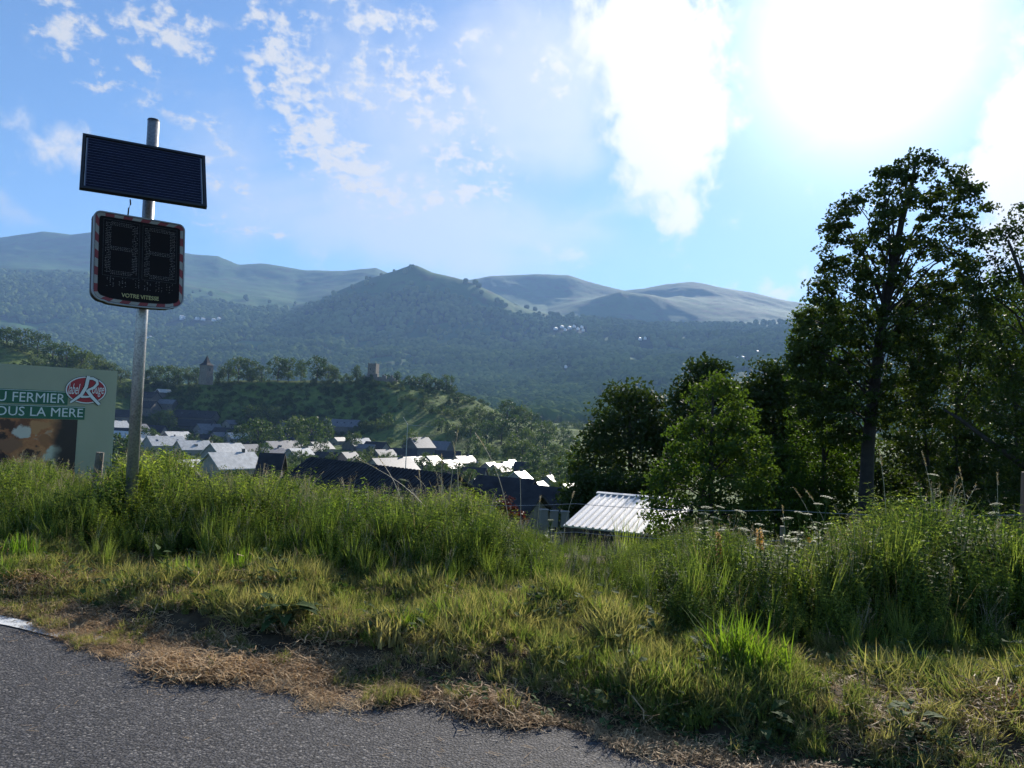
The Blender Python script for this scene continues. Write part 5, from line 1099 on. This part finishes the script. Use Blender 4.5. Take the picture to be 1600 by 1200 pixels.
# ground-hugging leaves at the right-hand edge
x, y, d, u, a = field(5200, -6, 5, .0, .85); k = visible(x, y) & (u > 560) & (d < np.interp(u, [560, 800, 1100, 1600], [.22, .28, .34, .42])+.2*(fbm(x/.3, y/.3, 3, 68)-.5)) & (d > .12) & (rng.random(len(x)) < np.interp(u, [560, 900, 1600], [.3, .55, .65])*.45); x, y, d, u = x[k], y[k], d[k], u[k]; z = terrain_h(x, y)
print('ivy', put('creeping_leaves', IV, np.ones(len(x), bool), .06, .15, 'dark creeping leaves along the road edge at lower right', 'leaves', .15))
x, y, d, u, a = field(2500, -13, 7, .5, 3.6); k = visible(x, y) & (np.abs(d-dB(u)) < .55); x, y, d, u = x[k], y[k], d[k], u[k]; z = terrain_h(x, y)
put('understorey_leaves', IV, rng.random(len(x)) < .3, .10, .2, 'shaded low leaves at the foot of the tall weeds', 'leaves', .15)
# rough grass beyond the fence down the slope
n = 9000; yy = rng.uniform(7, 46, n)**1.0; uu = rng.uniform(-200, 1800, n); xx = (uu-800)/F*yy; k = tt(xx, yy)-T0 > 5; xx, yy = xx[k], yy[k]; zz = terrain_h(xx, yy); n = len(xx)
scatter('slope_grass', TG+WH[:2], np.stack([xx, yy, zz], 1), rng.uniform(0, 6, n), rng.uniform(.3, .8, n), rng.integers(0, 6, n), 'rough uncut grass on the slope below the fence', cat='grass')
# ------------------------------------------------------------------ single plants one can point to
def umbel(px, py, Y, width, label, stem_dx=0., tilt=0.):
    P = pt(px, py, Y); gz = terr1(P[0]-stem_dx*.5, Y); e = empty('umbel_flower', (P[0]-stem_dx, P[1], gz), 0, label=label, cat='flower', group='flat white flower heads above the weeds'); H = P[2]-gz
    b = MB(); b.tube([(0, 0, 0), (stem_dx*.35, 0, H*.5), (stem_dx, 0, H-.05)], [.005, .004, .003], 6)
    V = []; Fc = []
    for t in (.3, .5, .68):
        for q in range(5): an = rng.uniform(0, 6.28); leafpatch(V, Fc, np.array([stem_dx*t, 0, H*t]), np.array([math.cos(an), math.sin(an), .5]), np.array([0, 0, 1.]), .10, .025)
    me = fastmesh('stem', V+b.V, faces=Fc+[[i+len(V) for i in f] for f in b.Fc]); me.materials.append(M['stem']); meshobj('stem', me, e)
    V = []; Fc = []; b = MB(); w2 = width/2
    for q in range(16):
        an = q*2.4; rr = w2*math.sqrt((q+.5)/16); c = np.array([stem_dx+rr*math.cos(an), rr*math.sin(an), H+.015-.25*rr*rr/w2+tilt*rr*math.cos(an)]); b.tube([(stem_dx, 0, H-.05), tuple(c)], .0012, 3, cap=False)
        for k in range(12): an2 = rng.uniform(0, 6.28); r2 = w2*.22*math.sqrt(rng.random()); leafpatch(V, Fc, c+np.array([math.cos(an2)*r2, math.sin(an2)*r2, .004*rng.random()]), np.array([math.cos(an2), math.sin(an2), .3]), np.array([0, 0, 1.]), .009, .008)
    me = fastmesh('flower_head', V+b.V, faces=Fc+[[i+len(V) for i in f] for f in b.Fc]); me.materials.append(M['umbel']); me.materials.append(M['stem']); me.polygons.foreach_set('material_index', [0]*len(Fc)+[1]*len(b.Fc)); meshobj('flower_head', me, e)
UM = [(1104, 795, 5.8, 'upper left of the pair of flat white flower heads left of the wire'), (1125, 795, 5.8, 'upper right of the pair of flat white flower heads left of the wire'), (1100, 805, 5.75, 'flat flower head just beneath the upper left one of the pair'), (1118, 812, 5.7, 'drooping flat flower head above the tall orange flower spike'),
      (1102, 818, 5.7, 'small pale flower head left of the orange spike top'), (1127, 831, 5.6, 'flower head touching the top of the tall orange flower spike'), (1156, 801, 5.9, 'lone flat flower head right of the white pair'), (1162, 829, 5.8, 'bright flat flower head halfway between the two orange spikes'),
      (1186, 822, 5.8, 'flat flower head above the paler orange spike'), (1192, 833, 5.7, 'wide flat flower head level with the paler orange spike top'), (1229, 812, 5.9, 'high lacy flower head right of the paler orange spike'), (1243, 845, 5.7, 'low flat flower head left of the little orange bloom'), (1234, 846, 5.6, 'low pale flower head just left of another low one'),
      (1292, 779, 5.8, 'broad creamy flower head standing highest above the wire'), (1278, 790, 5.8, 'small round flower head left of the broad creamy one'), (1248, 803, 5.8, 'small round flower head near the wire, left one of two'), (1261, 806, 5.8, 'small round flower head near the wire, right one of two'), (1146, 856, 5.6, 'flat flower head low among the weeds right of the orange spike'), (1164, 859, 5.6, 'second low flat flower head right of the orange spike'),
      (1458, 744, 6.2, 'pale flower head at the top of the right hand weeds'), (1556, 790, 5.9, 'yellowish flower head near the right end of the wire'), (1552, 804, 5.9, 'flat pale flower head just below the right end of the wire'), (556, 770, 7.0, 'flat flower head in front of the big barn roof, left one'), (570, 776, 7.0, 'flat flower head in front of the big barn roof, middle one'), (630, 752, 7.2, 'flat flower head in front of the big barn roof, beside the dark post'), (543, 782, 6.8, 'pale flower head low on the weed crest left of the fence post'),
      (1450, 870, 5.0, 'white flower head low in the right hand weeds'), (1420, 868, 5.0, 'small white flower head low in the right hand weeds, left of another'), (860, 815, 6.6, 'pale flower head above the concrete posts'), (78, 722, 7.6, 'pale flower head below the cattle picture')]
for px, py, Y, lab in UM: umbel(px, py, Y, rng.uniform(.05, .09), lab, rng.normal()*.05, rng.normal()*.15)
def spike(px, yt, yb, Y, m, label, r0, dens=1.):
    P = pt(px, yb, Y); T_ = pt(px-2, yt, Y); gz = terr1(P[0], Y); e = empty('flower_spike', (P[0], P[1], gz), 0, label=label, cat='flower', group='yellow orange flower spikes'); H0 = P[2]-gz; H1 = T_[2]-gz
    b = MB(); b.tube([(0, 0, 0), (0, 0, H0), (T_[0]-P[0], 0, H1)], [.009, .007, .004], 7); b.obj('stem', M['stem'], e); V = []; Fc = []
    for k in range(int(130*dens)):
        t = rng.random(); an = rng.uniform(0, 6.28); c = np.array([(T_[0]-P[0])*t, 0, H0+(H1-H0)*t]); rr = r0*(1-.5*t); d_ = np.array([math.cos(an), math.sin(an), .3])
        for q in range(3): leafpatch(V, Fc, c+d_*rr*.5, d_+rng.normal(size=3)*.5, np.array([0, 0, 1.]), r0*.8, r0*.55)
    me = fastmesh('petals', V, faces=Fc); me.materials.append(M[m]); meshobj('petals', me, e)
    V = []; Fc = []
    for k in range(14): an = rng.uniform(0, 6.28); leafpatch(V, Fc, np.array([0, 0, H0*rng.uniform(.1, .9)]), np.array([math.cos(an), math.sin(an), .6]), np.array([0, 0, 1.]), .16, .05)
    me = fastmesh('leaves', V, faces=Fc); me.materials.append(M['weed']); meshobj('leaves', me, e)
spike(1124, 832, 888, 4.95, 'orange', 'tall orange yellow flower spike standing right of the shed roof', .020, 1.2)
spike(1188, 826, 860, 5.1, 'orange', 'paler sparser orange flower spike, second to the right', .026, .45)
def bloom(px, py, Y, r0, m, label):
    P = pt(px, py, Y); gz = terr1(P[0], Y); e = empty('flower', (P[0], P[1], gz), 0, label=label, cat='flower'); H = P[2]-gz; b = MB(); b.tube([(0, 0, 0), (.01, 0, H*.5), (0, 0, H)], [.004, .003, .002], 5); b.obj('stem', M['stem'], e)
    V = []; Fc = []
    for k in range(12): an = k*.55; leafpatch(V, Fc, np.array([0, 0, H]), np.array([math.cos(an)*.9, -.6, math.sin(an)*.9]), np.array([0, 1., .2]), r0, r0*.6)
    me = fastmesh('petals', V, faces=Fc); me.materials.append(M[m]); meshobj('petals', me, e)
bloom(1426, 851, 5.0, .030, 'yellow', 'single bright yellow flower in the right hand weeds'); bloom(1455, 860, 5.0, .022, 'yellow', 'duller yellow flower just right of the bright yellow one'); bloom(1263, 842, 5.5, .024, 'orange', 'small orange bloom lying at the left of the right hand weeds'); bloom(1362, 888, 4.9, .016, 'yellow', 'tiny yellow flower below and left of the bright yellow one')
# tall single grass stems and broad leaves on the right
def gstem(px0, py0, px1, py1, Y, label, bow=.1):
    T_ = pt(px1, py1, Y); B_ = pt(px0, py0, Y); gz = terr1(B_[0], Y); e = empty('seeding_grass_plant', (B_[0], B_[1], gz), 0, label=label, cat='grass stem', group='single tall grass stems rising above the weeds')
    b0 = np.array([0, 0, 0.]); tp = T_-np.array(e.location); S_ = MB(); f = lambda t: np.array([tp[0]*t**1.5, tp[1]*t, tp[2]*(t+bow*math.sin(3.14*t))]); S_.tube([f(t) for t in np.linspace(0, 1, 9)], np.linspace(.0038, .0015, 9), 5); S_.obj('stem', M['drystem'], e); V = []; Fc = []
    for t in np.arange(.84, 1.0, .006): an = rng.uniform(0, 6.28); leafpatch(V, Fc, f(t), np.array([math.cos(an), math.sin(an), 1.2]), np.array([.1, 0, 1.]), .018, .007)
    me = fastmesh('seed_head', V, faces=Fc); me.materials.append(M['seed']); meshobj('seed_head', me, e)
for q in ((700, 770, 556, 716, 6.8, 'long grass stem slanting left across the big barn roof'), (640, 790, 590, 714, 6.9, 'upright grass stem with a knobbly head against the barn roof'), (700, 800, 716, 672, 7.0, 'tall curved grass head left of the dark conifer'), (720, 800, 708, 690, 7.0, 'drooping grass head next to the tall curved one'), (690, 800, 690, 710, 7.0, 'shorter grass stem in front of the red walled house'),
          (800, 820, 742, 676, 6.7, 'grass stem slanting to upper left near the conifer'), (815, 800, 812, 735, 6.7, 'grass stem slanting up in front of the dark slate barn'), (880, 815, 898, 768, 6.7, 'arched grass head in front of the rightmost barn gable'), (838, 830, 845, 775, 6.7, 'arched grass pair in front of the low dark roof'),
          (1290, 830, 1240, 762, 5.9, 'long grass stem leaning left near the wire'), (1310, 840, 1258, 765, 5.9, 'feathery grass stem in front of the tall tree foot'), (1390, 800, 1374, 704, 5.9, 'bright grass stem rising along the tall trunk'), (1470, 800, 1440, 705, 5.9, 'curved grass stem right of the tall trunk'), (1520, 790, 1498, 730, 6., 'arching grass stem above the right hand weeds'), (1560, 830, 1558, 738, 6., 'upright spiky stem near the right edge'), (1230, 840, 1222, 790, 5.9, 'short grass stem by the middle fence post'), (660, 800, 655, 735, 7., 'thin grass stem left of the white roofs')): gstem(*q)
def clump(name, px, py, label, cat, fn):
    P = gnd(px, py); gz = terr1(P[0], P[1]); P[2] = gz; e = empty(name, tuple(P), rng.uniform(0, 6), label=label, cat=cat); fn(e); return e
def dock(L, n, mt):
    def fn(e):
        V = []; Fc = []
        for k in range(n): an = rng.uniform(0, 6.28); r_ = rng.uniform(.4, 1.1)*L; leafpatch(V, Fc, np.array([math.cos(an)*.06*rng.random(), math.sin(an)*.06*rng.random(), rng.uniform(0, .10)]), np.array([math.cos(an), math.sin(an), rng.uniform(.2, 1.3)]), np.array([0, 0, 1.]), r_, r_*.42, .15, .5)
        me = fastmesh('leaves', V, faces=Fc); me.materials.append(mt); meshobj('leaves', me, e)
    return fn
clump('dock_plant', 440, 1000, 'dark mound of broad leaved plant with pale leaf tips at the left road edge', 'plant', dock(.20, 40, M['ivy']))
clump('dock_plant', 1190, 1165, 'pale leaved low plant at the edge of the asphalt, lower right', 'plant', dock(.12, 26, M['ivy']))
clump('dock_plant', 1420, 1185, 'clump of greyish leaves at the bottom right corner edge', 'plant', dock(.12, 26, M['ivy']))
def tuft(H, n, mt, lean=.8):
    def fn(e): meshobj('blades', blades(n, .45*H, H, H*.5, lean, .009, mt, int(rng.integers(1e6)), 5), e)
    return fn
brt = leafmat('bright_grass', (.10, .18, .022), (.19, .25, .045), .5)
clump('grass_tuft', 1150, 1090, 'large bright green grass tuft in the mown strip, lower right of centre', 'grass tuft', tuft(.30, 150, brt)); clump('grass_tuft', 1190, 1110, 'bright grass tuft leaning right beside the largest tuft', 'grass tuft', tuft(.25, 120, brt))
clump('grass_tuft', 632, 1030, 'small vivid green tuft near the middle of the road edge', 'grass tuft', tuft(.16, 60, brt)); clump('grass_tuft', 600, 1040, 'yellowish grass tuft leaning over the straw left of the vivid one', 'grass tuft', tuft(.18, 90, M['mown'])); clump('grass_tuft', 290, 935, 'row of upright cut grass stalks left of centre', 'grass tuft', tuft(.22, 60, brt, .25)); clump('grass_tuft', 370, 930, 'upright cut grass stalks below the dark weeds', 'grass tuft', tuft(.24, 60, brt, .25)); clump('grass_tuft', 30, 905, 'upright grass stalks at the left edge of the view', 'grass tuft', tuft(.24, 60, brt, .25))
def hay(s_): 
    def fn(e): o = meshobj('hay', strawclump(int(rng.integers(1e6)), simple('brown_hay', (.09, .055, .035), .9, var=.5)), e); o.scale = (s_, s_, s_*.9); o = meshobj('hay', ST[1], e); o.scale = (s_*1.1, s_*1.1, s_*.5)
    return fn
clump('hay_clump', 352, 1025, 'dark brown clod of hay lying on the straw band', 'hay', hay(.20)); clump('hay_clump', 235, 1008, 'smaller dark hay clod on the straw near the white line', 'hay', hay(.13))
print('plants ok')
